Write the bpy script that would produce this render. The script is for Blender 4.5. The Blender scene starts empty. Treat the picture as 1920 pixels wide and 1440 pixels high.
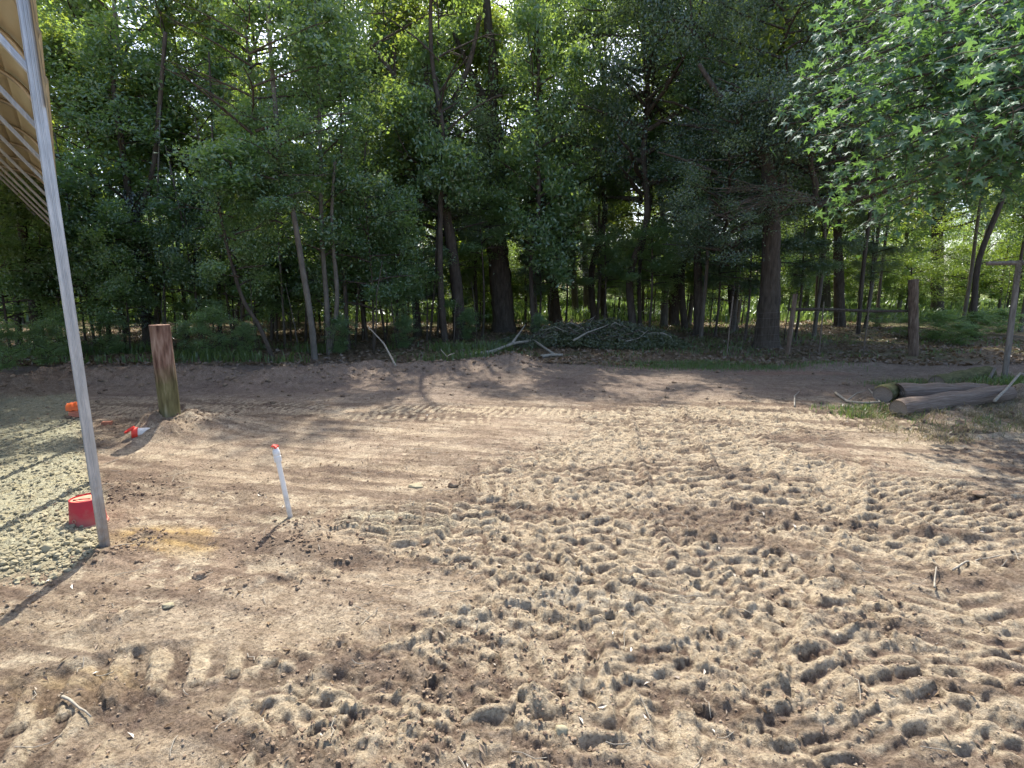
import bpy, math, random
import numpy as np
from mathutils import Vector, Matrix, noise as mnoise

SC = bpy.context.scene
COL = SC.collection
R = math.radians

# ---------------------------------------------------------------- camera, sky, sun, exposure
CAM_H = 1.7
PITCH = math.atan(0.185)
FPX = 1000.0                      # focal length in pixels of the 1920 px wide photograph
cam_d = bpy.data.cameras.new('camera')
cam = bpy.data.objects.new('camera', cam_d)
COL.objects.link(cam)
cam.location = (0, 0, CAM_H)
cam.rotation_euler = (R(90) - PITCH, 0, 0)
cam_d.sensor_width = 36.0
cam_d.lens = 36.0 * FPX / 1920.0
cam_d.clip_start = 0.05
cam_d.clip_end = 2000
SC.camera = cam

SUN_EL = R(53)
SUN_AZ = R(-5)                     # measured from +Y, negative = to the left
w = bpy.data.worlds.new('World')
SC.world = w
w.use_nodes = True
nt = w.node_tree
for n in list(nt.nodes):
    nt.nodes.remove(n)
out = nt.nodes.new('ShaderNodeOutputWorld')
bg = nt.nodes.new('ShaderNodeBackground')
sky = nt.nodes.new('ShaderNodeTexSky')
sky.sky_type = 'NISHITA'
sky.sun_disc = False
sky.sun_elevation = SUN_EL
sky.sun_rotation = SUN_AZ
sky.air_density = 0.8
sky.dust_density = 2.4
sky.ozone_density = 1.0
bg.inputs['Strength'].default_value = 0.15
nt.links.new(sky.outputs[0], bg.inputs[0])
nt.links.new(bg.outputs[0], out.inputs[0])

sun_d = bpy.data.lights.new('sun', 'SUN')
sun_d.energy = 3.7
sun_d.angle = R(0.53)
sun_d.color = (1.0, 0.93, 0.82)
sun = bpy.data.objects.new('sun', sun_d)
COL.objects.link(sun)
sdir = Vector((math.sin(SUN_AZ) * math.cos(SUN_EL), math.cos(SUN_AZ) * math.cos(SUN_EL), math.sin(SUN_EL)))
sun.rotation_euler = sdir.to_track_quat('Z', 'Y').to_euler()
sun.location = (0, 0, 30)

SC.view_settings.view_transform = 'Standard'
SC.view_settings.look = 'None'
SC.view_settings.gamma = 1
SC.view_settings.use_curve_mapping = False
SC.view_settings.exposure = 1.5
SC.render.engine = 'CYCLES'
SC.cycles.max_bounces = 7
SC.cycles.diffuse_bounces = 4
SC.cycles.transmission_bounces = 6
SC.cycles.transparent_max_bounces = 4
SC.cycles.glossy_bounces = 2
SC.cycles.caustics_reflective = False
SC.cycles.caustics_refractive = False
SC.cycles.sample_clamp_indirect = 6
SC.cycles.denoising_prefilter = 'ACCURATE'

# ---------------------------------------------------------------- reading the photograph's geometry
def ray(px, py):
    x = (px - 960) / FPX
    y = -(py - 720) / FPX
    c, s = math.cos(PITCH), math.sin(PITCH)
    return Vector((x, c + y * s, -s + y * c))
def G(px, py, z=0.0):
    """ground point seen at a pixel of the photograph"""
    d = ray(px, py)
    t = (z - CAM_H) / d.z
    return Vector((d.x * t, d.y * t, z))
def AT(px, py, Y):
    """point at depth Y seen at a pixel"""
    d = ray(px, py)
    t = Y / d.y
    return Vector((d.x * t, Y, CAM_H + d.z * t))
def sec(p):
    return 1 / math.sqrt(1 + (p[0] / max(.1, p[1])) ** 2)
def mpp(Y):
    return (Y * math.cos(PITCH) + 0.3) / FPX

# ---------------------------------------------------------------- noise in numpy
_T = np.random.RandomState(7).rand(8, 256, 256).astype(np.float32)
def vn(x, y, k=0):
    x = np.asarray(x); y = np.asarray(y)
    xi = np.floor(x).astype(int); yi = np.floor(y).astype(int)
    fx = (x - xi).astype(np.float32); fy = (y - yi).astype(np.float32)
    fx = fx * fx * (3 - 2 * fx); fy = fy * fy * (3 - 2 * fy)
    T = _T[k % 8]
    a = T[xi & 255, yi & 255]; b = T[(xi + 1) & 255, yi & 255]
    c = T[xi & 255, (yi + 1) & 255]; d = T[(xi + 1) & 255, (yi + 1) & 255]
    return (a * (1 - fx) + b * fx) * (1 - fy) + (c * (1 - fx) + d * fx) * fy
def fbm(x, y, f, octv=4, k=0, g=0.5):
    s = 0; a = 1; t = 0
    for i in range(octv):
        s = s + a * vn(x * f + 17.3 * i, y * f - 9.1 * i, k + i)
        t += a; a *= g; f *= 2.03
    return s / t - 0.5
def ss(a, b, x):
    t = np.clip((x - a) / (b - a), 0, 1)
    return t * t * (3 - 2 * t)
def worley(x, y, cell, k=0):
    X = x / cell; Y = y / cell
    xi = np.floor(X).astype(int); yi = np.floor(Y).astype(int)
    best = np.full(X.shape, 9.0); val = np.zeros(X.shape)
    TA, TB, TC = _T[k % 8], _T[(k + 1) % 8], _T[(k + 2) % 8]
    for dx in (-1, 0, 1):
        for dy in (-1, 0, 1):
            cx = xi + dx; cy = yi + dy
            jx = TA[cx & 255, cy & 255]; jy = TB[cx & 255, cy & 255]
            d = (X - cx - jx) ** 2 + (Y - cy - jy) ** 2
            m = d < best
            best = np.where(m, d, best)
            val = np.where(m, TC[cx & 255, cy & 255], val)
    return np.sqrt(best), val

# ---------------------------------------------------------------- carport layout (used by the ground too)
LEG0 = G(197, 1026)
LU = Vector((LEG0.x, LEG0.y, 0)).normalized()      # the row of legs runs straight away from the camera
LV = Vector((-LU.y, LU.x, 0))                      # towards the inside of the carport
N_LEG, BAY = 10, 1.5

# ---------------------------------------------------------------- terrain
# tracks: (px,py start, px,py end, bend, half width, pitch, chevron, depth, lug)
def mk(a, b, bend, hw, pitch, chev, dep, lug, seed):
    A = G(*a); B = G(*b)
    d = (B - A); L = d.length; d = d / L
    return dict(a=(A.x, A.y), d=(d.x, d.y), n=(-d.y, d.x), L=L, bend=bend, hw=hw, pitch=pitch, chev=chev, dep=dep, lug=lug, seed=seed)
TRACKS = [
    mk((1900, 800), (120, 760), 0.00, .55, .11, 0.3, .015, .008, 1),
    mk((60, 1290), (1000, 1020), 0.02, .36, .17, 0.15, .02, .036, 2),
    mk((-60, 1400), (900, 1160), 0.02, .34, .15, 0.2, .02, .036, 3),
    mk((960, 1430), (1080, 790), 0.010, .30, .125, 0.9, .022, .030, 4),
    mk((1250, 1440), (1130, 770), 0.012, .32, .13, 0.8, .025, .032, 5),
    mk((1560, 1440), (1230, 765), 0.010, .33, .135, -0.8, .022, .032, 6),
    mk((1880, 1440), (1330, 770), 0.008, .34, .14, 0.9, .022, .034, 7),
    mk((1900, 1230), (1420, 780), 0.02, .34, .13, -0.8, .02, .030, 8),
    mk((700, 1440), (1010, 860), 0.02, .30, .14, 0.8, .022, .032, 9),
    mk((1100, 1440), (1560, 850), -0.02, .32, .15, 0.9, .025, .034, 10),
    mk((1500, 1420), (860, 1120), 0.02, .28, .15, 0.7, .022, .036, 11),
    mk((430, 1440), (1350, 1080), 0.01, .28, .16, 0.8, .020, .036, 12),
    mk((1900, 1060), (900, 900), 0.02, .28, .13, 0.9, .018, .026, 13),
]
def pmask(x, y, px, py, rx, ry, rot=0.0, n=0.35):
    g = G(px, py)
    dx = x - g.x; dy = y - g.y
    c, s = math.cos(rot), math.sin(rot)
    u = (dx * c + dy * s) / rx; v = (-dx * s + dy * c) / ry
    r = np.sqrt(u * u + v * v) + n * 2 * fbm(x, y, 2.6, 3, 3)
    return 1 - ss(0.6, 1.25, r)
def ridge(x, y, pts, wdt, hgt, seed=0):
    h = np.zeros(np.shape(x))
    P = [G(a, b) for a, b in pts]
    for i in range(len(P) - 1):
        a, b = P[i], P[i + 1]
        ex, ey = b.x - a.x, b.y - a.y
        L2 = ex * ex + ey * ey
        t = np.clip(((x - a.x) * ex + (y - a.y) * ey) / L2, 0, 1)
        d = np.hypot(x - a.x - t * ex, y - a.y - t * ey)
        hv = 0.6 + 0.6 * vn(x * .9 + seed, y * .9, 2)
        h = np.maximum(h, hgt * hv * np.exp(-(d / wdt) ** 2))
    return h
def line_side(x, y):
    """metres inside the carport (positive) measured from the row of legs"""
    return (x - LEG0.x) * LV.x + (y - LEG0.y) * LV.y
def line_along(x, y):
    return (x - LEG0.x) * LU.x + (y - LEG0.y) * LU.y
POSTG = G(323, 806); PVCG = G(545, 975); PIPEG = G(290, 815)
def terrain(x, y, want_color=False):
    x = np.asarray(x, float); y = np.asarray(y, float)
    r = np.hypot(x, y)
    near = 1 - ss(9.0, 13.0, r)
    mid = 1 - ss(14, 30, r)
    wx = x + 0.10 * fbm(x, y, 2.2, 3, 1); wy = y + 0.10 * fbm(x, y, 2.2, 3, 4)
    h = 0.10 * fbm(x, y, 0.25, 3, 0) * ss(3, 9, r) + 0.035 * fbm(x, y, 0.9, 3, 2)
    rough = 0.25 + 0.5 * ss(-0.02, 0.12, fbm(x, y, 0.8, 3, 5))
    # graded scraped ground at mid left is smooth
    smooth = np.maximum.reduce([pmask(x, y, 640, 825, 2.3, .95), pmask(x, y, 610, 1130, .9, .33, 0.25), pmask(x, y, 900, 740, 4.5, .7),
                                pmask(x, y, 820, 1110, .35, .2), pmask(x, y, 1000, 800, .7, .8), pmask(x, y, 420, 1160, .55, .2, .3)])
    rough = rough * (1 - 0.75 * smooth)
    # drag lines left by a bucket
    dl = fbm(x * 0.30 + y * 1.0, y * 0.4 - x * 0.05, 7.0, 4, 6, .6)
    h = h + 0.026 * dl * mid * (.3 + .7 * ss(-.05, .1, fbm(x, y, .7, 3, 2)))
    trk = np.zeros_like(x); lugm = np.zeros_like(x)
    for T in TRACKS:
        dx = x - T['a'][0]; dy = y - T['a'][1]
        u = dx * T['d'][0] + dy * T['d'][1]
        t = dx * T['n'][0] + dy * T['n'][1]
        un = u / T['L']
        t = t - T['bend'] * 4 * T['L'] * un * (1 - un)
        ix = np.where((np.abs(t) < T['hw'] + .35) & (u > -.4) & (u < T['L'] + .4))[0]
        if not len(ix): continue
        u = u[ix]; t = t[ix]; X_, Y_, H_, TR_, LG_, SM_ = x[ix], y[ix], h[ix], trk[ix], lugm[ix], smooth[ix]
        t = t + 0.05 * fbm(X_, Y_, 1.1, 2, T['seed'])
        e = T['hw'] + 0.07 * fbm(X_, Y_, 5, 2, T['seed'] + 3)
        m = ss(0, 0.05, e - np.abs(t)) * ss(-0.3, 0.15, u) * ss(-0.3, 0.15, T['L'] - u)
        m = m * ss(-0.20, -0.05, fbm(X_, Y_, 0.9, 2, T['seed'] + 1) + 0.08) * (1 - 0.85 * SM_)
        jit = 0.40 * fbm(X_, Y_, 2.6, 2, T['seed'] + 5) + 0.30 * fbm(X_, Y_, 11, 3, T['seed'] + 2)
        ph = u / T['pitch'] + T['chev'] * np.abs(t) / T['pitch'] * 0.55 + np.where(t > 0, 0.5, 0.0) + jit
        cellid = np.floor(ph)
        f = ph - cellid
        hv = _T[2][cellid.astype(int) & 255, (np.where(t > 0, 3, 8) + T['seed']).astype(int) & 255]
        bar = ss(0.04, 0.28, f) * (1 - ss(0.55, 0.80, f))
        bar = bar * (1 - ss(0.7, 1.0, np.abs(t) / e) * 0.6) * (0.75 + 0.30 * hv) * ss(-.25, -.05, fbm(X_, Y_, 5, 3, T['seed'] + 4) + .02)
        target = -T['dep'] * .6 + T['lug'] * .95 * bar + 0.010 * fbm(X_, Y_, 9, 2, 3)
        shoulder = 0.02 * np.exp(-((np.abs(t) - e - 0.03) / 0.045) ** 2) * ss(-0.1, .1, u) * ss(-.1, .1, T['L'] - u) * (1 - SM_)
        h[ix] = H_ * (1 - m) + target * m + shoulder
        trk[ix] = np.maximum(TR_ * (1 - m), m); lugm[ix] = LG_ * (1 - m) + bar * m
    # overlapping scale-like lumps squeezed up between the passes
    q1 = G(1180, 880); q2 = G(1250, 1150)
    lm_ = np.maximum.reduce([pmask(x, y, 1230, 850, 1.9, 2.3), pmask(x, y, 1350, 790, 1.5, 1.0), pmask(x, y, 1150, 1080, 1.5, .8), pmask(x, y, 1650, 950, 1.4, 1.1), pmask(x, y, 1500, 1250, 1.3, .5), pmask(x, y, 1400, 1330, 1.2, .35), pmask(x, y, 800, 1330, .8, .2), pmask(x, y, 800, 985, .7, .4)]) * (1 - .7 * smooth)
    vx = x + .05 * fbm(x, y, 2.4, 3, 3) + .03 * fbm(x, y, 9, 2, 1) + .12 * y; vy = y + .16 * fbm(x, y, 1.6, 3, 5) + .06 * fbm(x, y, 6, 2, 2) + .022 * fbm(x, y, 18, 2, 7)
    cxx = vx / .215; ci = np.floor(cxx).astype(int); cf = cxx - ci
    pj = _T[4][ci & 255, 7]; yy_ = vy / (.072 + .022 * _T[5][ci & 255, 3]) + 7 * pj + 1.3 * (cf - .5) * (pj - .5) + .5 * np.abs(cf - .5)
    yi_ = np.floor(yy_).astype(int); yf = yy_ - yi_
    hv_ = _T[6][ci & 255, yi_ & 255]
    saw = ss(0.0, .28, yf) * (1 - ss(.36, .95, yf)) * ss(0, .12, cf) * (1 - ss(.88, 1, cf)) * (.65 + .45 * hv_)
    b2, bv = worley(wx * 0.62 - .2 * y + 5, wy * 1.25, 0.055, 4)
    dome2 = np.clip(1 - (b2 / .60) ** 2, 0, 1) ** .7 * ss(.25, .85, bv)
    h = h + lm_ * (1 - .2 * (1 - ss(2.2, 4.5, r))) * (0.036 * saw + 0.006 * dome2 - .007) * (1 - .35 * trk)
    dome = saw
    dent, dv = worley(wx + 9, wy * 1.2, 0.16, 6)
    h = h - near * (.2 + .8 * rough) * .009 * np.clip(1 - (dent / .5) ** 2, 0, 1) * ss(.55, .95, dv)
    lugm = np.maximum(lugm, lm_ * dome * .8); trk = np.maximum(trk, lm_ * .8)
    # pressed earth thrown up in crumbs
    fresh = ss(.0, .05, fbm(x * .6 + .1 * y, y * 1.25, 3.2, 5, 2, .6) + .35 * (rough - .55)) * (1 - .8 * smooth)
    fresh = np.maximum(fresh, .9 * ss(.10, .16, fbm(x, y, 2.4, 4, 6)) * (1 - .5 * smooth))
    crumb = (.35 * rough + .65 * fresh * np.clip(rough * 1.6, 0, 1)) * (1 - 0.5 * trk * (lugm > 0.4))
    f3, v3 = worley(x + .01 * fbm(x, y, 30, 2, 1), y, 0.026, 6)
    h = h + near * fresh * (.003 + .014 * ss(.3, 1, v3) * np.clip(1 - (f3 / .6) ** 2, 0, 1))
    f1, v1 = worley(wx, wy, 0.085, 0)
    f2, v2 = worley(wx + 3, wy, 0.040, 3)
    inside = ss(-0.05, 0.15, line_side(x, y) + 0.18 * fbm(x, y, 3, 3, 1)) * ss(-0.25, 0.1, line_along(x, y) + .25 * fbm(x, y, 2, 2, 6)) * (1 - ss(6.3, 6.9, line_along(x, y)))
    crumb_amp = near * (crumb + 0.15)
    h = h + crumb_amp * (0.007 * ss(.35, .9, v1) * np.clip(1 - (f1 / 0.62) ** 2, 0, 1) + 0.012 * ss(.2, .9, v2) * np.clip(1 - (f2 / 0.62) ** 2, 0, 1))
    h = h + near * (0.35 + crumb) * 0.018 * fbm(x, y, 14, 4, 2, 0.7) + near * 0.010 * fbm(x, y, 55, 2, 5) * (.5 + crumb)
    # gravel under the carport
    gf, gv = worley(x, y, 0.045, 5); gf2, gv2 = worley(x, y, 0.024, 1)
    gh = 0.02 + 0.03 * fbm(x, y, 1.2, 2, 1) + near * (0.016 * gv ** 2 * np.clip(1 - (gf / .65) ** 2, 0, 1) + 0.010 * gv2 * np.clip(1 - (gf2 / .65) ** 2, 0, 1)) + .012 * fbm(x, y, 6, 3, 2)
    h = h * (1 - inside) + gh * inside
    # banks of spoil along the edge of the wood
    lump = 0.7 + 0.9 * fbm(x, y, 2.2, 4, 1)
    bank = np.maximum.reduce([ridge(x, y, [(20, 738), (140, 716), (250, 712), (390, 712)], 0.55, 0.44, 3), ridge(x, y, [(500, 718), (640, 706), (740, 700), (860, 694), (960, 688)], 0.60, 0.34, 8), \
        ridge(x, y, [(960, 688), (1080, 680)], 0.4, .10, 4), ridge(x, y, [(1520, 690), (1640, 684)], 0.45, .12, 4), ridge(x, y, [(1745, 668), (1900, 664)], 0.6, .16, 5)])
    h = h + bank * lump + bank * 0.55 * fbm(x, y, 5, 5, 3, .6)
    # earth heaped round the post and the riser
    def heap(cx, cy, rad, hh, k):
        d = np.hypot(x - cx, y - cy) / rad
        return hh * np.exp(-d * d) * (0.75 + 1.3 * fbm(x, y, 4.5, 4, k))
    h = h + heap(POSTG.x + .12, POSTG.y + .02, .42, .26, 1) + heap(POSTG.x - .55, POSTG.y + .75, .35, .20, 2) + heap(POSTG.x + .65, POSTG.y + .1, .35, .10, 3) + heap(POSTG.x - .15, POSTG.y - .22, .26, .12, 3)
    q = G(560, 1005); h = h + heap(q.x, q.y, .20, .09, 5)
    q = G(640, 1020); h = h + heap(q.x, q.y, .28, .05, 6)
    q = G(240, 920); h = h + heap(q.x, q.y, .22, .10, 4)
    q = G(205, 1045); h = h + heap(q.x, q.y, .12, .04, 4)
    q = G(308, 822); h = h + heap(q.x, q.y, .20, .12, 2)
    q = G(270, 1010); h = h + heap(q.x, q.y, .10, .035, 4)
    q = G(1830, 790); h = h + heap(q.x, q.y, .8, .12, 6)
    q = G(1900, 750); h = h + heap(q.x, q.y, .7, .22, 6)
    h = h - 0.05 * np.exp(-(((x - PIPEG.x + .35) ** 2 + (y - PIPEG.y + .1) ** 2) / 0.04))
    # forest floor
    wood = ss(11.2, 12.6, y + 0.6 * fbm(x, y, .7, 2, 2) + 0.10 * x * 0)
    h = h + wood * 0.06 * fbm(x, y, 1.4, 4, 6)
    if not want_color:
        return h
    N = x.shape[0]
    crumb = np.maximum(crumb, fresh * .8)
    C = np.zeros((N, 3))
    def mixc(C, col, m):
        m = np.clip(m, 0, 1)[:, None]
        return C * (1 - m) + np.array(col) * m
    n1 = fbm(x, y, 0.9, 4, 4); n2 = fbm(x, y, 4.5, 4, 6); n3 = fbm(x, y, 22, 3, 1)
    C[:] = (0.355, 0.278, 0.198)
    C = mixc(C, (0.285, 0.213, 0.155), ss(-0.05, .15, n1))
    C = mixc(C, (0.45, 0.375, 0.272), ss(0.02, .16, n2 + .5 * n3) * 0.8)
    # loose crumbs are damp and darker, with shade between clods painted in
    C = mixc(C, (0.15, 0.108, 0.082), np.clip(fresh * (.5 + .6 * rough), 0, .85) * near * ss(-.3, .1, n2 + n3))
    C = mixc(C, (0.46, 0.375, 0.262), ss(.15, .5, lugm * trk) * 0.9)  # lug tops painted paler so the tread reads as lit relief
    C = mixc(C, (0.110, 0.078, 0.060), trk * (1 - np.clip(lugm * 2.5, 0, 1)) * .80 * ss(-.2, .05, n2 + n3))  # shade painted into the troughs between the lugs
    C = mixc(C, (0.37, 0.295, 0.218), smooth * 0.5 * ss(-0.2, .1, n1 + n2))
    C = mixc(C, (0.43, 0.375, 0.285), np.maximum(pmask(x, y, 960, 1150, .5, .16), pmask(x, y, 1180, 1130, .6, .14)) * ss(-.05, .15, n2 + n3) * .8)
    C = mixc(C, (0.50, 0.44, 0.32), pmask(x, y, 600, 975, .42, .16) * ss(-.12, .06, n2) * 0.8)
    C = mixc(C, (0.47, 0.41, 0.29), pmask(x, y, 800, 985, .5, .25) * ss(-.1, .1, n2) * 0.6)
    C = mixc(C, (0.45, 0.31, 0.14), pmask(x, y, 300, 1012, .50, .22, 0, .6) * (.35 + .65 * ss(-.12, .06, n2 + .4 * n3)) * .85)
    C = mixc(C, (0.42, 0.31, 0.17), pmask(x, y, 120, 1290, .4, .12, 0, .6) * 0.5)
    C = mixc(C, (0.15, 0.12, 0.095), pmask(x, y, 265, 1008, .10, .055) * 0.9)
    C = mixc(C, (0.20, 0.15, 0.11), np.clip(pmask(x, y, 250, 920, .35, .3), 0, 1) * 0.6)
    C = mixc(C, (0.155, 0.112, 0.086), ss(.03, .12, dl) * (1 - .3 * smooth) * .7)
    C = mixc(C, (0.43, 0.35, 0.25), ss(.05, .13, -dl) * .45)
    g = inside
    C = mixc(C, (0.36, 0.33, 0.215), g)
    C = mixc(C, (0.48, 0.43, 0.28), g * ss(0, .2, n1 + .3 * n2) * .7)
    C = mixc(C, (0.36, 0.37, 0.30), g * ss(.1, .5, gv) * .4)
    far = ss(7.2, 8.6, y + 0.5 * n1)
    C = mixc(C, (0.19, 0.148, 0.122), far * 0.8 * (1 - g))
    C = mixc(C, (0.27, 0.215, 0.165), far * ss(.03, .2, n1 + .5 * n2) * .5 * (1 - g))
    C = mixc(C, (0.27, 0.205, 0.155), np.clip(bank * 4, 0, 1) * 0.7)
    C = mixc(C, (0.30, 0.15, 0.10), pmask(x, y, 1800, 668, 1.6, .7) * .6)
    C = mixc(C, (0.30, 0.17, 0.12), pmask(x, y, 1480, 700, 1.2, .25) * .4)
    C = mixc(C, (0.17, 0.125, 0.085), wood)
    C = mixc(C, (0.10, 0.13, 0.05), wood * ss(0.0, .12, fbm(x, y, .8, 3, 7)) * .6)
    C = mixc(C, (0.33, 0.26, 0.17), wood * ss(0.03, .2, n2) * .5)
    field = ss(24, 30, y)
    C = mixc(C, (0.13, 0.17, 0.05), field * .8)
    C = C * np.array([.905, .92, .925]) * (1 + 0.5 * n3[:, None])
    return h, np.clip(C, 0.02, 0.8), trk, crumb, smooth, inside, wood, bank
def HZ(x, y):
    return float(terrain(np.array([x]), np.array([y]))[0])
def onG(px, py):
    """the point of the terrain that is seen at a pixel"""
    z = 0.0
    for _ in range(3):
        p = G(px, py, z); z = HZ(p.x, p.y)
    return Vector((p.x, p.y, z))

# ---------------------------------------------------------------- mesh helpers
def mesh_np(name, V, F, mat=None, smooth=False, k=None):
    """V (n,3) array, F (m,k) array of equal-sized faces"""
    V = np.asarray(V, dtype=np.float32); F = np.asarray(F, dtype=np.int32)
    k = F.shape[1]
    me = bpy.data.meshes.new(name)
    me.vertices.add(len(V)); me.vertices.foreach_set('co', V.ravel())
    me.loops.add(F.size); me.loops.foreach_set('vertex_index', F.ravel())
    me.polygons.add(len(F))
    me.polygons.foreach_set('loop_start', np.arange(0, F.size, k, dtype=np.int32))
    try:
        me.polygons.foreach_set('loop_total', np.full(len(F), k, dtype=np.int32))
    except Exception:
        pass
    me.polygons.foreach_set('use_smooth', np.full(len(F), smooth, dtype=bool))
    me.update(calc_edges=True)
    if mat: me.materials.append(mat)
    return me
class MB:
    """collects quads and triangles for one mesh object"""
    def __init__(s): s.v = []; s.f = []; s.mi = []
    def add(s, V, F, m=0):
        o = len(s.v); s.v.extend([tuple(p) for p in V]); s.f.extend([tuple(i + o for i in q) for q in F]); s.mi.extend([m] * len(F)); return s
    def tube(s, pts, rad, n=8, m=0, cap=True, rough=0.0, seed=0, flat=None):
        pts = [Vector(p) for p in pts]
        if not hasattr(rad, '__len__'): rad = [rad] * len(pts)
        V = []; F = []
        t = (pts[1] - pts[0]).normalized()
        up = Vector((0, 0, 1)) if abs(t.z) < .9 else Vector((0, 1, 0))
        a = t.cross(up).normalized()
        for i, p in enumerate(pts):
            t = ((pts[min(i + 1, len(pts) - 1)] - pts[max(i - 1, 0)])).normalized()
            a = (a - t * a.dot(t)).normalized(); b = t.cross(a)
            for j in range(n):
                an = 2 * math.pi * j / n
                rr = rad[i]
                if rough:
                    rr *= 1 + rough * mnoise.noise(Vector((math.cos(an) * 3.1 + seed, math.sin(an) * 3.1, p.z * 2.2 + p.x * .7 + p.y * .3)))\
                        + rough * .6 * mnoise.noise(Vector((math.cos(an) * 7 + seed, math.sin(an) * 7, (p.z + p.x) * 6)))
                V.append(p + a * math.cos(an) * rr + b * math.sin(an) * rr)
        for i in range(len(pts) - 1):
            for j in range(n):
                F.append((i * n + j, i * n + (j + 1) % n, (i + 1) * n + (j + 1) % n, (i + 1) * n + j))
        if cap:
            F.append(tuple(range(n))[::-1]); F.append(tuple(range((len(pts) - 1) * n, len(pts) * n)))
        return s.add(V, F, m)
    def box(s, M, sx, sy, sz, m=0):
        V = [M @ Vector((x * sx / 2, y * sy / 2, z * sz / 2)) for x in (-1, 1) for y in (-1, 1) for z in (-1, 1)]
        return s.add(V, [(0, 1, 3, 2), (4, 6, 7, 5), (0, 4, 5, 1), (2, 3, 7, 6), (0, 2, 6, 4), (1, 5, 7, 3)], m)
    def lathe(s, prof, n=24, M=None, m=0):
        V = []; F = []
        for (r_, z) in prof:
            for j in range(n):
                an = 2 * math.pi * j / n
                p = Vector((r_ * math.cos(an), r_ * math.sin(an), z)); V.append(M @ p if M else p)
        for i in range(len(prof) - 1):
            for j in range(n):
                F.append((i * n + j, i * n + (j + 1) % n, (i + 1) * n + (j + 1) % n, (i + 1) * n + j))
        return s.add(V, F, m)
    def mesh(s, name, mats, smooth=True):
        me = bpy.data.meshes.new(name); me.from_pydata(s.v, [], s.f)
        for q in (mats if isinstance(mats, (list, tuple)) else [mats]): me.materials.append(q)
        me.polygons.foreach_set('material_index', s.mi)
        me.polygons.foreach_set('use_smooth', [smooth] * len(s.f)); me.update()
        return me
def link(name, me, parent=None, loc=None):
    o = bpy.data.objects.new(name, me); COL.objects.link(o)
    if parent: o.parent = parent
    if loc is not None: o.location = loc
    return o
def tag(o, label=None, cat=None, group=None, kind=None):
    if label: o['label'] = label
    if cat: o['category'] = cat
    if group: o['group'] = group
    if kind: o['kind'] = kind
    return o
def thing(name, loc, label, cat, group=None, rz=0):
    o = bpy.data.objects.new(name, None); COL.objects.link(o)
    o.location = loc; o.rotation_euler = (0, 0, rz); o.empty_display_size = .1
    return tag(o, label, cat, group)
def edge_smooth(me, ang=40):
    try: me.set_sharp_from_angle(angle=R(ang))
    except Exception: pass
    return me

# ---------------------------------------------------------------- materials
def nmat(name):
    m = bpy.data.materials.new(name); m.use_nodes = True
    t = m.node_tree
    for n in list(t.nodes): t.nodes.remove(n)
    o = t.nodes.new('ShaderNodeOutputMaterial')
    def N(typ, **kw):
        n = t.nodes.new(typ)
        for k, v in kw.items():
            if hasattr(n, k): setattr(n, k, v)
            else: n.inputs[k.replace('_', ' ')].default_value = v
        return n
    return m, t, o, N
def ramp(t, stops, fac):
    r_ = t.nodes.new('ShaderNodeValToRGB')
    e = r_.color_ramp.elements
    while len(e) < len(stops): e.new(0.5)
    for q, (p, c) in zip(e, stops):
        q.position = p; q.color = (*c, 1)
    t.links.new(fac, r_.inputs[0])
    return r_
def basic(name, stops, scale=(6, 6, 6), rough=.8, bump=.3, metal=0., bscale=30, spec=.3, bdist=.01, coord='Object'):
    m, t, o, N = nmat(name)
    b = N('ShaderNodeBsdfPrincipled'); b.inputs['Roughness'].default_value = rough; b.inputs['Metallic'].default_value = metal
    b.inputs['Specular IOR Level'].default_value = spec
    tc = N('ShaderNodeTexCoord'); mp = N('ShaderNodeMapping'); mp.inputs['Scale'].default_value = scale
    t.links.new(tc.outputs[coord], mp.inputs[0])
    n1 = N('ShaderNodeTexNoise'); n1.inputs['Scale'].default_value = 1; n1.inputs['Detail'].default_value = 8; n1.inputs['Roughness'].default_value = .65
    t.links.new(mp.outputs[0], n1.inputs['Vector'])
    r_ = ramp(t, stops, n1.outputs[0]); t.links.new(r_.outputs[0], b.inputs['Base Color'])
    n2 = N('ShaderNodeTexNoise'); n2.inputs['Scale'].default_value = bscale / max(scale); n2.inputs['Detail'].default_value = 6
    t.links.new(mp.outputs[0], n2.inputs['Vector'])
    bp = N('ShaderNodeBump'); bp.inputs['Strength'].default_value = bump; bp.inputs['Distance'].default_value = bdist
    t.links.new(n2.outputs[0], bp.inputs['Height']); t.links.new(bp.outputs[0], b.inputs['Normal'])
    t.links.new(b.outputs[0], o.inputs[0])
    return m
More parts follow.
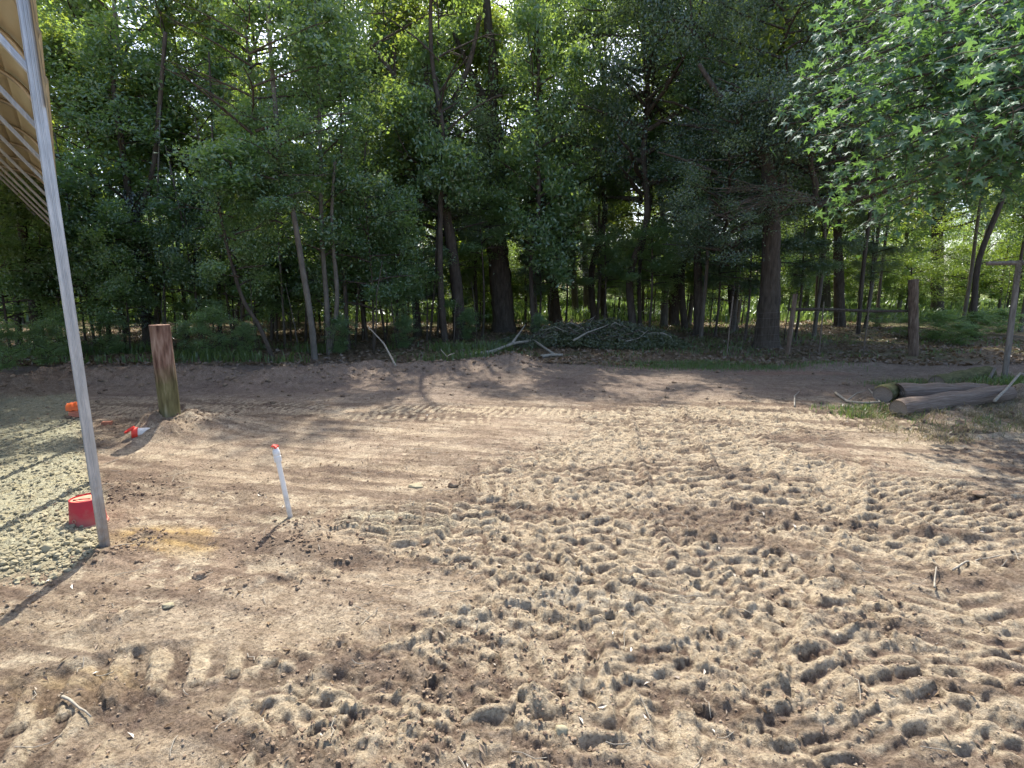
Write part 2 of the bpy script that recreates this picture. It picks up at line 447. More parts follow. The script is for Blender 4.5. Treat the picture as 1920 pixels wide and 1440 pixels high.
def leafmat(name, dark, light, trans, gloss=.10, tmix=.45, rough=.38):
    m, t, o, N = nmat(name)
    geo = N('ShaderNodeNewGeometry'); oi = N('ShaderNodeObjectInfo')
    mx = N('ShaderNodeMath', operation='MULTIPLY_ADD'); t.links.new(geo.outputs['Random Per Island'], mx.inputs[0]); mx.inputs[1].default_value = .55
    m2 = N('ShaderNodeMath', operation='MULTIPLY'); t.links.new(oi.outputs['Random'], m2.inputs[0]); m2.inputs[1].default_value = .5
    t.links.new(m2.outputs[0], mx.inputs[2])
    c1 = ramp(t, [(0, dark), (1, light)], mx.outputs[0])
    c2 = ramp(t, [(0, tuple(q * .7 for q in trans)), (1, trans)], mx.outputs[0])
    d = N('ShaderNodeBsdfDiffuse'); tr = N('ShaderNodeBsdfTranslucent'); g = N('ShaderNodeBsdfGlossy'); g.inputs['Roughness'].default_value = rough
    g.inputs['Color'].default_value = (.9, .95, 1, 1)
    t.links.new(c1.outputs[0], d.inputs[0]); t.links.new(c2.outputs[0], tr.inputs[0])
    a = N('ShaderNodeMixShader'); a.inputs[0].default_value = tmix; t.links.new(d.outputs[0], a.inputs[1]); t.links.new(tr.outputs[0], a.inputs[2])
    b = N('ShaderNodeMixShader'); b.inputs[0].default_value = gloss; t.links.new(a.outputs[0], b.inputs[1]); t.links.new(g.outputs[0], b.inputs[2])
    t.links.new(b.outputs[0], o.inputs[0])
    return m
M_LEAF = leafmat('leaf_green', (.065, .135, .05), (.13, .225, .085), (.46, .66, .10), gloss=.10, rough=.45)
M_OAK = leafmat('leaf_oak', (.040, .080, .040), (.095, .155, .068), (.26, .38, .08), gloss=.10, tmix=.42, rough=.45)
M_GUM = leafmat('leaf_sweetgum', (.045, .115, .06), (.085, .175, .085), (.20, .38, .07), gloss=.06, rough=.55)
M_YELLOW = leafmat('leaf_yellowgreen', (.055, .11, .03), (.13, .19, .05), (.45, .56, .07), gloss=.08, rough=.45, tmix=.5)
M_BRIGHT = leafmat('leaf_bright', (.06, .12, .025), (.12, .20, .04), (.36, .50, .05), gloss=.06, tmix=.5)
M_WEED = leafmat('weed_green', (.06, .11, .03), (.13, .19, .06), (.20, .30, .06), gloss=.05)
M_DRYGRASS = leafmat('grass_dry', (.16, .14, .07), (.32, .27, .15), (.25, .22, .10), gloss=.04, tmix=.3)
M_IVY = leafmat('leaf_ivy', (.014, .035, .014), (.035, .065, .025), (.06, .12, .02), gloss=.16, tmix=.25, rough=.3)
M_DEAD = leafmat('leaf_dead', (.09, .055, .03), (.30, .22, .14), (.15, .09, .04), gloss=.05, tmix=.25)
M_BRUSH = leafmat('leaf_wilting', (.045, .065, .028), (.13, .15, .065), (.12, .16, .04), gloss=.07, tmix=.25)
M_BARK = basic('bark_dark', [(.25, (.035, .028, .022)), (.6, (.10, .082, .066)), (.85, (.19, .165, .14))], (14, 14, 3.2), .95, .9, 0, 40, .15, .03)
M_BARKG = basic('bark_grey', [(.25, (.07, .062, .052)), (.55, (.16, .145, .122)), (.85, (.28, .26, .225))], (11, 11, 4), .95, .7, 0, 40, .15, .02)
M_BARKM = basic('bark_brown', [(.25, (.06, .05, .04)), (.55, (.14, .12, .10)), (.85, (.24, .215, .185))], (11, 11, 4), .95, .7, 0, 40, .15, .02)
M_TWIG = basic('twig_bark', [(.3, (.05, .04, .03)), (.7, (.13, .11, .09))], (8, 8, 8), .95, .3)
M_PALE = basic('weathered_branch', [(.3, (.18, .16, .13)), (.7, (.36, .33, .27))], (20, 20, 20), .9, .5)
M_GALV = basic('galvanised_steel', [(.25, (.30, .31, .32)), (.5, (.43, .44, .45)), (.75, (.58, .58, .58))], (40, 40, 6), .45, .12, .6, 80, .5, .002)
def dirty(m, zlo, zhi, col=(.30, .235, .17)):
    t = m.node_tree; b = next(n for n in t.nodes if n.type == 'BSDF_PRINCIPLED')
    src = b.inputs['Base Color'].links[0].from_socket
    geo = t.nodes.new('ShaderNodeNewGeometry'); sp = t.nodes.new('ShaderNodeSeparateXYZ'); t.links.new(geo.outputs['Position'], sp.inputs[0])
    nz = t.nodes.new('ShaderNodeTexNoise'); nz.inputs['Scale'].default_value = 28; nz.inputs['Detail'].default_value = 8; t.links.new(geo.outputs['Position'], nz.inputs['Vector'])
    ma = t.nodes.new('ShaderNodeMath'); ma.operation = 'MULTIPLY_ADD'; t.links.new(nz.outputs[0], ma.inputs[0]); ma.inputs[1].default_value = (zhi - zlo) * 1.6; t.links.new(sp.outputs[2], ma.inputs[2])
    mr = t.nodes.new('ShaderNodeMapRange'); t.links.new(ma.outputs[0], mr.inputs[0])
    mr.inputs['From Min'].default_value = zlo + (zhi - zlo) * .6; mr.inputs['From Max'].default_value = zhi + (zhi - zlo) * .8; mr.inputs['To Min'].default_value = .85; mr.inputs['To Max'].default_value = 0
    mx = t.nodes.new('ShaderNodeMixRGB'); t.links.new(mr.outputs[0], mx.inputs[0]); t.links.new(src, mx.inputs[1]); mx.inputs[2].default_value = (*col, 1); t.links.new(mx.outputs[0], b.inputs['Base Color'])
    return m
def ringed(name):
    m, t, o, N = nmat(name); b = N('ShaderNodeBsdfPrincipled'); b.inputs['Roughness'].default_value = .95
    tc = N('ShaderNodeTexCoord'); wv = N('ShaderNodeTexWave', wave_type='RINGS', rings_direction='X'); wv.inputs['Scale'].default_value = 22; wv.inputs['Distortion'].default_value = 3; wv.inputs['Detail'].default_value = 4
    t.links.new(tc.outputs['Object'], wv.inputs['Vector']); r_ = ramp(t, [(.1, (.13, .10, .08)), (.6, (.27, .22, .17)), (.95, (.38, .32, .25))], wv.outputs[0]); t.links.new(r_.outputs[0], b.inputs['Base Color'])
    bp = N('ShaderNodeBump'); bp.inputs['Strength'].default_value = .6; bp.inputs['Distance'].default_value = .006; t.links.new(wv.outputs[0], bp.inputs['Height']); t.links.new(bp.outputs[0], b.inputs['Normal'])
    t.links.new(b.outputs[0], o.inputs[0]); return m
dirty(M_GALV, 0, .45)
M_TAN = basic('tan_sheet_metal', [(.3, (.50, .41, .26)), (.7, (.57, .47, .31))], (3, 3, 3), .42, .03, .0, 10, .5, .002)
M_RED = basic('red_plastic', [(.3, (.40, .015, .030)), (.7, (.50, .028, .045))], (7, 7, 7), .55, .1, 0, 60, .4, .002)
M_REDLT = basic('faded_red_plastic', [(.35, (.62, .17, .11)), (.65, (.72, .30, .20))], (22, 22, 22), .7, .15, 0, 60, .3, .002)
M_DUST = basic('dusty_rim', [(.4, (.42, .12, .09)), (.65, (.46, .30, .20))], (14, 14, 30), .8, .1)
M_ORANGE = basic('orange_plastic', [(.3, (.80, .13, .025)), (.7, (.88, .20, .05))], (9, 9, 9), .55, .1, 0, 60, .4, .002)
M_ORANGE2 = basic('dusty_orange_plastic', [(.3, (.66, .20, .12)), (.7, (.76, .32, .20))], (12, 12, 12), .7, .1, 0, 60, .3, .002)
M_PVC = basic('white_pipe_plastic', [(.3, (.70, .69, .65)), (.75, (.80, .79, .76))], (16, 16, 9), .4, .06, 0, 60, .4, .002)
M_REDV = basic('red_valve_plastic', [(.3, (.55, .03, .02)), (.7, (.72, .06, .035))], (9, 9, 9), .5, .1, 0, 60, .4, .002)
M_BRICK = basic('brick_red', [(.3, (.28, .10, .06)), (.7, (.42, .19, .12))], (25, 25, 25), .9, .4)
M_WIRE = basic('rusty_wire', [(.3, (.10, .075, .055)), (.7, (.22, .19, .16))], (20, 20, 20), .6, .1, .4)
M_CUT = basic('cut_wood', [(.3, (.18, .14, .11)), (.7, (.36, .30, .24))], (9, 9, 9), .9, .5)
M_CUT = ringed('cut_wood')
dirty(M_RED, 0.0, .14, (.36, .16, .12)); dirty(M_PVC, -.05, .25)
M_LOG = basic('old_pole_wood', [(.25, (.10, .075, .058)), (.55, (.20, .155, .125)), (.85, (.33, .28, .23))], (3, 44, 44), .95, 1, 0, 60, .15, .02)
M_STONE = basic('pale_stone', [(.3, (.24, .215, .14)), (.7, (.35, .315, .215))], (14, 14, 14), .95, .5, 0, 90, .2, .004)
M_CLOD = basic('dirt_clod', [(.3, (.20, .145, .105)), (.5, (.33, .245, .17)), (.72, (.46, .36, .25))], (6, 6, 6), 1, .8, 0, 160, .1, .006, 'Generated')
M_CLOD = basic('dirt_clod', [(.35, (.14, .10, .075)), (.5, (.21, .155, .11)), (.68, (.32, .25, .175))], (5, 5, 5), 1, 1, 0, 160, .1, .008)

M_GRIT = basic('grit', [(.35, (.11, .085, .065)), (.5, (.22, .17, .125)), (.68, (.40, .33, .24))], (3, 3, 3), 1, .3, 0, 60, .1, .003)
def postmat():
    m, t, o, N = nmat('treated_post')
    b = N('ShaderNodeBsdfPrincipled'); b.inputs['Roughness'].default_value = .9; b.inputs['Specular IOR Level'].default_value = .15
    tc = N('ShaderNodeTexCoord'); sp = N('ShaderNodeSeparateXYZ'); t.links.new(tc.outputs['Object'], sp.inputs[0])
    mp = N('ShaderNodeMapping'); mp.inputs['Scale'].default_value = (26, 26, 4); t.links.new(tc.outputs['Object'], mp.inputs[0])
    n1 = N('ShaderNodeTexNoise'); n1.inputs['Scale'].default_value = 1; n1.inputs['Detail'].default_value = 8; t.links.new(mp.outputs[0], n1.inputs['Vector'])
    brown = ramp(t, [(.3, (.06, .032, .024)), (.5, (.19, .115, .085)), (.72, (.36, .265, .21))], n1.outputs[0])
    green = ramp(t, [(.3, (.07, .06, .028)), (.55, (.16, .145, .07)), (.75, (.30, .27, .17))], n1.outputs[0])
    n2 = N('ShaderNodeTexNoise'); n2.inputs['Scale'].default_value = 6; t.links.new(tc.outputs['Object'], n2.inputs['Vector'])
    a = N('ShaderNodeMath', operation='MULTIPLY_ADD'); t.links.new(n2.outputs[0], a.inputs[0]); a.inputs[1].default_value = .35; t.links.new(sp.outputs[2], a.inputs[2])
    s = N('ShaderNodeMapRange'); s.inputs['From Min'].default_value = .68; s.inputs['From Max'].default_value = .92; t.links.new(a.outputs[0], s.inputs[0])
    mx = N('ShaderNodeMixRGB'); t.links.new(s.outputs[0], mx.inputs[0]); t.links.new(green.outputs[0], mx.inputs[1]); t.links.new(brown.outputs[0], mx.inputs[2])
    t.links.new(mx.outputs[0], b.inputs['Base Color'])
    bp = N('ShaderNodeBump'); bp.inputs['Strength'].default_value = .7; bp.inputs['Distance'].default_value = .012
    t.links.new(n1.outputs[0], bp.inputs['Height']); t.links.new(bp.outputs[0], b.inputs['Normal'])
    t.links.new(b.outputs[0], o.inputs[0]); return m
M_POST = postmat()
def groundmat():
    m, t, o, N = nmat('soil')
    b = N('ShaderNodeBsdfPrincipled'); b.inputs['Roughness'].default_value = 1; b.inputs['Specular IOR Level'].default_value = .08
    at = N('ShaderNodeVertexColor'); at.layer_name = 'soil'
    tc = N('ShaderNodeTexCoord')
    n1 = N('ShaderNodeTexNoise'); n1.inputs['Scale'].default_value = 60; n1.inputs['Detail'].default_value = 8; n1.inputs['Roughness'].default_value = .7
    n2 = N('ShaderNodeTexNoise'); n2.inputs['Scale'].default_value = 9; n2.inputs['Detail'].default_value = 9; n2.inputs['Roughness'].default_value = .72
    for n in (n1, n2): t.links.new(tc.outputs['Object'], n.inputs['Vector'])
    r1 = ramp(t, [(.34, (.45, .43, .42)), (.5, (1, 1, 1)), (.66, (1.32, 1.34, 1.36))], n1.outputs[0])
    r2 = ramp(t, [(.3, (.74, .71, .69)), (.5, (1, 1, 1)), (.7, (1.15, 1.16, 1.17))], n2.outputs[0])
    m1 = N('ShaderNodeMixRGB', blend_type='MULTIPLY'); m1.inputs[0].default_value = 1
    m2 = N('ShaderNodeMixRGB', blend_type='MULTIPLY'); m2.inputs[0].default_value = 1
    t.links.new(at.outputs[0], m1.inputs[1]); t.links.new(r1.outputs[0], m1.inputs[2])
    t.links.new(m1.outputs[0], m2.inputs[1]); t.links.new(r2.outputs[0], m2.inputs[2])
    t.links.new(m2.outputs[0], b.inputs['Base Color'])
    bp = N('ShaderNodeBump'); bp.inputs['Strength'].default_value = 1; bp.inputs['Distance'].default_value = .035
    n3 = N('ShaderNodeTexNoise'); n3.inputs['Scale'].default_value = 38; n3.inputs['Detail'].default_value = 9; n3.inputs['Roughness'].default_value = .75
    t.links.new(tc.outputs['Object'], n3.inputs['Vector'])
    t.links.new(n3.outputs[0], bp.inputs['Height']); t.links.new(bp.outputs[0], b.inputs['Normal'])
    t.links.new(b.outputs[0], o.inputs[0]); return m
M_GROUND = groundmat()

# ---------------------------------------------------------------- ground sheet
def build_ground():
    fine = np.linspace(-R(53), R(53), 900)
    coarse = np.linspace(R(53), 2 * math.pi - R(53), 60)[1:-1]
    ang = np.concatenate([fine, coarse])
    rs = [0.0, .5, .9, 1.2]
    while rs[-1] < 400:
        q = rs[-1]
        rs.append(q + (max(.0085, .0037 * q) if q < 8 else (.0065 * q if q < 14 else (.03 * q if q < 40 else .15 * q))))
    rs = np.array(rs)
    A, Q = np.meshgrid(ang, rs[1:], indexing='xy')
    X = (Q * np.sin(A)).ravel(); Y = (Q * np.cos(A)).ravel()
    X = np.concatenate([[0.0], X]); Y = np.concatenate([[0.0], Y])
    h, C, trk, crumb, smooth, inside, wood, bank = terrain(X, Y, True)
    V = np.stack([X, Y, h], 1)
    na, nr = len(ang), len(rs) - 1
    i = np.arange(nr - 1)[:, None] * na; j = np.arange(na)[None, :]
    j2 = (j + 1) % na
    F = np.stack([i + j, i + na + j, i + na + j2, i + j2], -1).reshape(-1, 4) + 1
    # centre fan as degenerate-free quads is avoided: one small disc below the feet
    me = mesh_np('ground', V, F, M_GROUND, True)
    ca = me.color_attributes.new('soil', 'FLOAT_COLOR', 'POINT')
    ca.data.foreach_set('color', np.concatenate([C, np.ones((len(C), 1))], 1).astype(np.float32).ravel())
    o = link('ground', me); tag(o, kind='structure')
    return o
build_ground()

# ---------------------------------------------------------------- scattered clods, stones, litter, grass
RS = np.random.RandomState(11)
def leaf_mesh(name, P, S, Nrm, mat, aspect=.55, fold=.25, rs=RS, smooth=False, droop=0):
    """four-cornered folded leaves: P centres, S half lengths, Nrm facing"""
    n = len(P)
    Nrm = Nrm / np.linalg.norm(Nrm, axis=1)[:, None]
    a = rs.normal(size=(n, 3)); a[:, 2] -= droop
    a -= Nrm * np.sum(a * Nrm, 1)[:, None]; a /= np.linalg.norm(a, axis=1)[:, None]
    b = np.cross(Nrm, a)
    S = S[:, None]
    v0 = P - a * S; v2 = P + a * S
    v1 = P + b * S * aspect + Nrm * S * fold - a * S * .1; v3 = P - b * S * aspect + Nrm * S * fold - a * S * .1
    V = np.stack([v0, v1, v2, v3], 1).reshape(-1, 3)
    i = np.arange(n)[:, None] * 4
    F = np.concatenate([i + np.array([[0, 1, 2]]), i + np.array([[0, 2, 3]])], 1).reshape(-1, 3)
    return mesh_np(name, V, F, mat, smooth)

def rock_proto(seed, sub=1):
    import bmesh
    bm = bmesh.new(); bmesh.ops.create_icosphere(bm, subdivisions=sub, radius=1)
    V = np.array([v.co[:] for v in bm.verts]); F = np.array([[v.index for v in f.verts] for f in bm.faces]); bm.free()
    rr = np.random.RandomState(seed)
    for _ in range(3):
        n = rr.normal(size=3); n /= np.linalg.norm(n); d = V @ n; V = V - np.outer(np.clip(d - .55, 0, 9), n) * .8
    V = V * (1 + .18 * rr.normal(size=(len(V), 1)))
    return V, F
PROTO = [rock_proto(i) for i in range(6)]
PROTOS = []
for i in range(6):     # 20-face versions for the crumbs
    import bmesh
    bm = bmesh.new(); bmesh.ops.create_icosphere(bm, subdivisions=1, radius=1)
    bm.free()
def rotmats(n, rs):
    q = rs.normal(size=(n, 4)); q /= np.linalg.norm(q, axis=1)[:, None]
    a, b, c, d = q.T
    return np.stack([np.stack([1 - 2 * (c * c + d * d), 2 * (b * c - a * d), 2 * (b * d + a * c)], 1),
                     np.stack([2 * (b * c + a * d), 1 - 2 * (b * b + d * d), 2 * (c * d - a * b)], 1),
                     np.stack([2 * (b * d - a * c), 2 * (c * d + a * b), 1 - 2 * (b * b + c * c)], 1)], 1)
def scatter_rocks(name, P, S, mat, label, rs, kind='stuff', sub=0, flat=.7):
    Vs = []; Fs = []; o = 0
    n = len(P); which = rs.randint(0, len(PROTO), n)
    RM = rotmats(n, rs)
    for k, (pv, pf) in enumerate(PROTO):
        idx = np.where(which == k)[0]
        if not len(idx): continue
        V = np.einsum('nij,vj->nvi', RM[idx], pv) * (S[idx][:, None, None]) * np.array([1, 1, flat]) + P[idx][:, None, :]
        F = pf[None] + (np.arange(len(idx)) * len(pv))[:, None, None] + o
        Vs.append(V.reshape(-1, 3)); Fs.append(F.reshape(-1, 3)); o += len(idx) * len(pv)
    me = mesh_np(name, np.concatenate(Vs), np.concatenate(Fs), mat, False)
    ob = link(name, me); tag(ob, label, kind=kind); return ob
def rand_polar(n, r0, r1, a0, a1, rs, p=1.0):
    r = r0 + (r1 - r0) * rs.rand(n) ** p
    a = R(a0) + (R(a1) - R(a0)) * rs.rand(n)
    return r * np.sin(a), r * np.cos(a)
def clods():
    x, y = rand_polar(30000, 1.3, 9, -50, 50, RS, 1.25)
    h, C, trk, crumb, smooth, inside, wood, bank = terrain(x, y, True)
    keep = RS.rand(len(x)) < (crumb ** 1.5 * 1.0 * (1 - inside) + .03) * ss(-.08, .12, fbm(x, y, 1.7, 3, 2) + .05)
    x, y, h = x[keep], y[keep], h[keep]
    S = .0035 + .009 * RS.rand(len(x)) ** 3 + .006 * (RS.rand(len(x)) < .03)
    scatter_rocks('dirt_crumbs', np.stack([x, y, h + S * .3], 1), S, M_CLOD, 'loose crumbs of dry brown earth scattered over the churned ground', RS)
    x, y = rand_polar(26000, 1.4, 10, -50, 50, RS, 1.15)
    h, C, trk, crumb, smooth, inside, wood, bank = terrain(x, y, True)
    keep = (inside < .3) & (RS.rand(len(x)) < .75)
    x, y, h = x[keep], y[keep], h[keep]
    S = .002 + .0075 * RS.rand(len(x)) ** 3
    scatter_rocks('soil_grit', np.stack([x, y, h + S * .3], 1), S, M_GRIT, 'fine pale and brown grit scattered over the scraped dirt', RS)
    n = 1400; x, y = rand_polar(n, 1.5, 9, -48, 48, RS, 1.1); z = terrain(x, y); N_ = RS.normal(size=(n, 3)) * .4; N_[:, 2] += 1
    tag(link('leaf_scraps', leaf_mesh('leaf_scraps', np.stack([x, y, z + .008], 1), RS.uniform(.008, .024, n), N_, M_DEAD, .4)), 'dry leaf scraps and bark chips on the dirt', kind='stuff')
    mb = MB()
    for i in range(260):
        r_ = RS.uniform(1.6, 7.5); a = RS.uniform(-.8, .8); cx, cy = r_ * math.sin(a), r_ * math.cos(a); d = RS.rand() * 6.28; L = RS.uniform(.03, .16)
        P = [(cx + math.cos(d) * L * (k - 1.5) / 3 + RS.normal() * .004, cy + math.sin(d) * L * (k - 1.5) / 3 + RS.normal() * .004) for k in range(4)]
        zz = terrain(np.array([p[0] for p in P]), np.array([p[1] for p in P]))
        mb.tube([(p[0], p[1], z_ + .006 + .008 * RS.rand()) for p, z_ in zip(P, zz)], RS.uniform(.0012, .0028), 4, cap=False)
    tag(link('root_bits', mb.mesh('root_bits', M_PALE)), 'short pale bits of root and straw on the dirt', kind='stuff')
    x, y = rand_polar(9000, 8, 12.5, -50, 50, RS, 1)
    h, C, trk, crumb, smooth, inside, wood, bank = terrain(x, y, True)
    keep = RS.rand(len(x)) < np.clip(bank * 4, 0.06, .5)
    x, y, h = x[keep], y[keep], h[keep]
    S = .012 + .04 * RS.rand(len(x)) ** 3
    scatter_rocks('spoil_clods', np.stack([x, y, h + S * .3], 1), S, M_CLOD, 'clods of brown spoil lying along the bank by the wood', RS)
    # heaps round post and riser
    pts = []
    for (px, py, sx, n) in ((345, 800, .33, 260), (235, 790, .3, 120), (400, 800, .3, 120), (560, 1010, .2, 160), (250, 925, .22, 150), (268, 1012, .1, 70), (205, 1040, .12, 60), (640, 1030, .3, 120), (860, 905, .12, 60)):
        g = G(px, py); pts.append(np.stack([g.x + RS.normal(size=n) * sx, g.y + RS.normal(size=n) * sx * .8], 1))
    q = np.concatenate(pts); S = .005 + .014 * RS.rand(len(q)) ** 2.5
    z = terrain(q[:, 0], q[:, 1])
    scatter_rocks('dug_earth', np.stack([q[:, 0], q[:, 1], z + S * .35], 1), S, M_CLOD, 'dug lumps of earth heaped round the short wooden post and the white riser', RS)
    # gravel
    s_ = 6.6 * RS.rand(16000) ** 1.7; t_ = 4.2 * RS.rand(16000) ** 1.3
    x = LEG0.x + LU.x * s_ + LV.x * t_; y = LEG0.y + LU.y * s_ + LV.y * t_
    k = (np.abs(np.arctan2(x, y)) < R(50)) & (y > 1); x, y = x[k], y[k]
    x = np.concatenate([x, LEG0.x - .9 * RS.rand(500) ** 1.5]); y = np.concatenate([y, LEG0.y - .1 - .35 * RS.rand(500)])
    z = terrain(x, y)
    S = .005 + .017 * RS.rand(len(x)) ** 4
    nearleg = np.hypot(x - LEG0.x + .35, y - LEG0.y - .1) < .55
    S = np.where(nearleg, S * 1.15 + .001, S)
    scatter_rocks('gravel', np.stack([x, y, z + S * .35], 1), S, M_STONE, 'pale greenish grey gravel spread under the carport', RS)
clods()

def litter():
    n = 26000
    x = RS.uniform(-16, 16, n); y = 11.3 + 16 * RS.rand(n) ** 1.4
    z = terrain(x, y)
    N_ = RS.normal(size=(n, 3)) * .45; N_[:, 2] += 1
    me = leaf_mesh('fallen_leaves', np.stack([x, y, z + .015 + .02 * RS.rand(n)], 1), RS.uniform(.03, .075, n), N_, M_DEAD)
    tag(link('fallen_leaves', me), 'brown dead leaves lying on the forest floor', kind='stuff')
litter()

def blades(name, x, y, hgt, mat, label, wid=.006, lean=.5, per=1):
    n = len(x); z = terrain(x, y)
    a = RS.rand(n) * 6.283; l = lean * RS.rand(n) * hgt
    dx, dy = np.cos(a), np.sin(a)
    b = np.stack([x, y, z - .01], 1)
    side = np.stack([-dy, dx, np.zeros(n)], 1) * (wid * (1 + hgt / .3))[:, None]
    m = b + np.stack([dx * l * .35, dy * l * .35, hgt * .6], 1)
    t = b + np.stack([dx * l * 1.3, dy * l * 1.3, hgt * (1 - .3 * RS.rand(n))], 1)
    V = np.stack([b - side, b + side, m + side * .8, m - side * .8, t], 1).reshape(-1, 3)
    i = np.arange(n)[:, None] * 5
    F = np.concatenate([i + np.array([[0, 1, 2]]), i + np.array([[0, 2, 3]]), i + np.array([[3, 2, 4]])], 1).reshape(-1, 3)
    o = link(name, mesh_np(name, V, F, mat)); tag(o, label, kind='stuff'); return o
def patch(px, py, rx, ry, n):
    g = G(px, py); return g.x + RS.normal(size=n) * rx, g.y + RS.normal(size=n) * ry
def cat_(L): return np.concatenate([a for a, b in L]), np.concatenate([b for a, b in L])
x, y = cat_([patch(1290, 684, .75, .25, 3600), patch(1400, 690, 1.1, .2, 1500), patch(1690, 722, .25, .12, 500), patch(1620, 775, .25, .16, 500)])
blades('green_grass', x, y, RS.uniform(.04, .13, len(x)), M_WEED, 'short fresh green grass growing beside the track', .004)
x, y = cat_([patch(1840, 810, .55, .2, 900), patch(1640, 780, .3, .15, 600), patch(1700, 805, .25, .1, 300), patch(1780, 830, .3, .1, 350), patch(1900, 800, .3, .2, 700), patch(1760, 720, .7, .3, 1500), patch(1900, 770, .4, .3, 900), patch(1770, 790, .5, .12, 350)])
k = fbm(x, y, 4.5, 3, 2) > -.02; x, y = x[k], y[k]
blades('dry_grass', x, y, RS.uniform(.02, .13, len(x)), M_DRYGRASS, 'dry straw-coloured grass tufts round the old logs', .0025, 2.2)
x, y = cat_([patch(1630, 780, .3, .18, 500), patch(1850, 800, .5, .2, 900), patch(1700, 715, .15, .1, 300)])
k = fbm(x, y, 3.5, 3, 5) > 0; x, y = x[k], y[k]
blades('log_weeds', x, y, RS.uniform(.03, .11, len(x)), M_WEED, 'green weeds mixed into the dry grass by the logs', .003, 1.6)
x, y = cat_([patch(1905, 722, .5, .3, 1500)])
blades('lush_grass', x, y, RS.uniform(.06, .2, len(x)), M_WEED, 'tall green grass at the foot of the brace post', .004)
x = RS.uniform(-13, 0, 9000); y = 11.6 + 3.0 * RS.rand(9000)
k = fbm(x, y, .8, 3, 3) > -.05; x, y = x[k], y[k]
blades('woodland_grass', x, y, RS.uniform(.08, .35, len(x)), M_WEED, 'thin green weeds and grass along the foot of the left wood', .006, .8)
x = RS.uniform(-1, 15, 12000); y = 12.5 + 12 * RS.rand(12000)
k = fbm(x, y, .5, 3, 3) > 0.0; x, y = x[k], y[k]
blades('shade_grass', x, y, RS.uniform(.05, .2, len(x)), M_WEED, 'patchy grass on the open floor under the oaks', .006, .8)
x = RS.uniform(-30, 48, 30000); y = 25 + 35 * RS.rand(30000) ** 1.2
blades('meadow_grass', x, y, RS.uniform(.25, .7, len(x)), M_WEED, 'tall sunlit grass of the clearing behind the oaks', .016, .8)
# --- FOREST ---
# ---------------------------------------------------------------- foliage prototypes
def crown_proto(name, H, z0, rad, nlimb, ncl, nleaf, leaf, seed, mat, shape='oval', spread=.34, rise=.5, twig=True, leafasp=.55, trunk_r=.05, gap=0.0, droop=.3):
    """branches and leaves of one crown; returns (branch mesh, leaf mesh)"""
    rs = np.random.RandomState(seed); rnd = random.Random(seed)
    mb = MB(); ends = []
    for i in range(nlimb):
        f = (i + rnd.random()) / nlimb
        z = z0 + (H - z0) * f * .93
        if shape == 'oval': rr = rad * (math.sin(math.pi * min(1, .12 + .88 * f)) ** .6 * .9 + .12)
        elif shape == 'column': rr = rad * (.65 + .35 * math.sin(math.pi * f)) * (1.0 if f < .8 else (1.25 - f) / .45)
        elif shape == 'spread': rr = rad * (1.0 - .55 * max(0, f - .35))
        rr *= rnd.uniform(.55, 1.12)
        a = i * 2.399 + rnd.uniform(-.5, .5)
        d = Vector((math.cos(a), math.sin(a), 0))
        p = Vector((0, 0, z)); pts = [p.copy()]
        n = 6; up = rise * rnd.uniform(.4, 1.3)
        for k in range(n):
            t = (k + 1) / n
            d = (d + Vector((rnd.uniform(-.25, .25), rnd.uniform(-.25, .25), 0))).normalized()
            p = p + d * rr / n + Vector((0, 0, up * rr / n * (1.2 - droop * 2 * t)))
            pts.append(p.copy())
        r0 = trunk_r * (1 - .75 * f) * (.5 + .5 * rr / rad)
        mb.tube(pts, [r0 * (1 - .85 * k / n) + .003 for k in range(n + 1)], 5, cap=False)
        for k in range(2, n + 1): ends.append((pts[k], .55 + .45 * k / n))
        for j in range(3):      # side branches
            k = rnd.randint(1, n - 1); q = pts[k].copy()
            sd = (d + Vector((rnd.uniform(-1, 1), rnd.uniform(-1, 1), rnd.uniform(-.3, .5)))).normalized()
            sp = [q.copy()]; L = rr * rnd.uniform(.2, .5)
            for _ in range(3):
                q = q + sd * L / 3 + Vector((rnd.uniform(-.06, .06), rnd.uniform(-.06, .06), rnd.uniform(-.03, .05))) ; sp.append(q.copy())
            mb.tube(sp, [r0 * .4 + .003, r0 * .3 + .003, .004, .003], 4, cap=False)
            ends += [(sp[2], .8), (sp[3], 1)]
    E = np.array([e[0][:] for e in ends])
    # leafy clusters round the branch ends, flattened sprays of different fullness
    ci = rs.randint(0, len(E), ncl)
    Cc = E[ci] + rs.normal(size=(ncl, 3)) * spread * .7
    keep = np.ones(ncl, bool)
    if gap: keep = fbm(Cc[:, 0] * 1.0 + Cc[:, 2] * .7 + seed, Cc[:, 1] + Cc[:, 2] * .9, .75, 2, seed) > gap
    Cc = Cc[keep]; ncl = len(Cc)
    wgt = rs.gamma(1.6, 1, ncl); wgt /= wgt.sum()
    li = rs.choice(ncl, nleaf, p=wgt)
    tilt = rs.normal(size=(ncl, 3)) * .45; tilt[:, 2] += 1
    P = Cc[li] + rs.normal(size=(nleaf, 3)) * spread * np.array([.62, .62, .42]) * (0.6 + .8 * rs.rand(ncl))[li][:, None]
    Nn = tilt[li] * .9 + rs.normal(size=(nleaf, 3)) * .75
    S = leaf * rs.uniform(.6, 1.25, nleaf) * .5
    lm = leaf_mesh(name + '_leaves', P, S, Nn, mat, leafasp, .22, rs, False, .25)
    return mb.mesh(name + '_branches', M_BARK), lm
CP = {}
CP['slimA'] = crown_proto('slim', 9.0, 1.2, 1.75, 30, 330, 16500, .108, 3, M_LEAF, 'column', .30, .5, gap=-.01, trunk_r=.04)
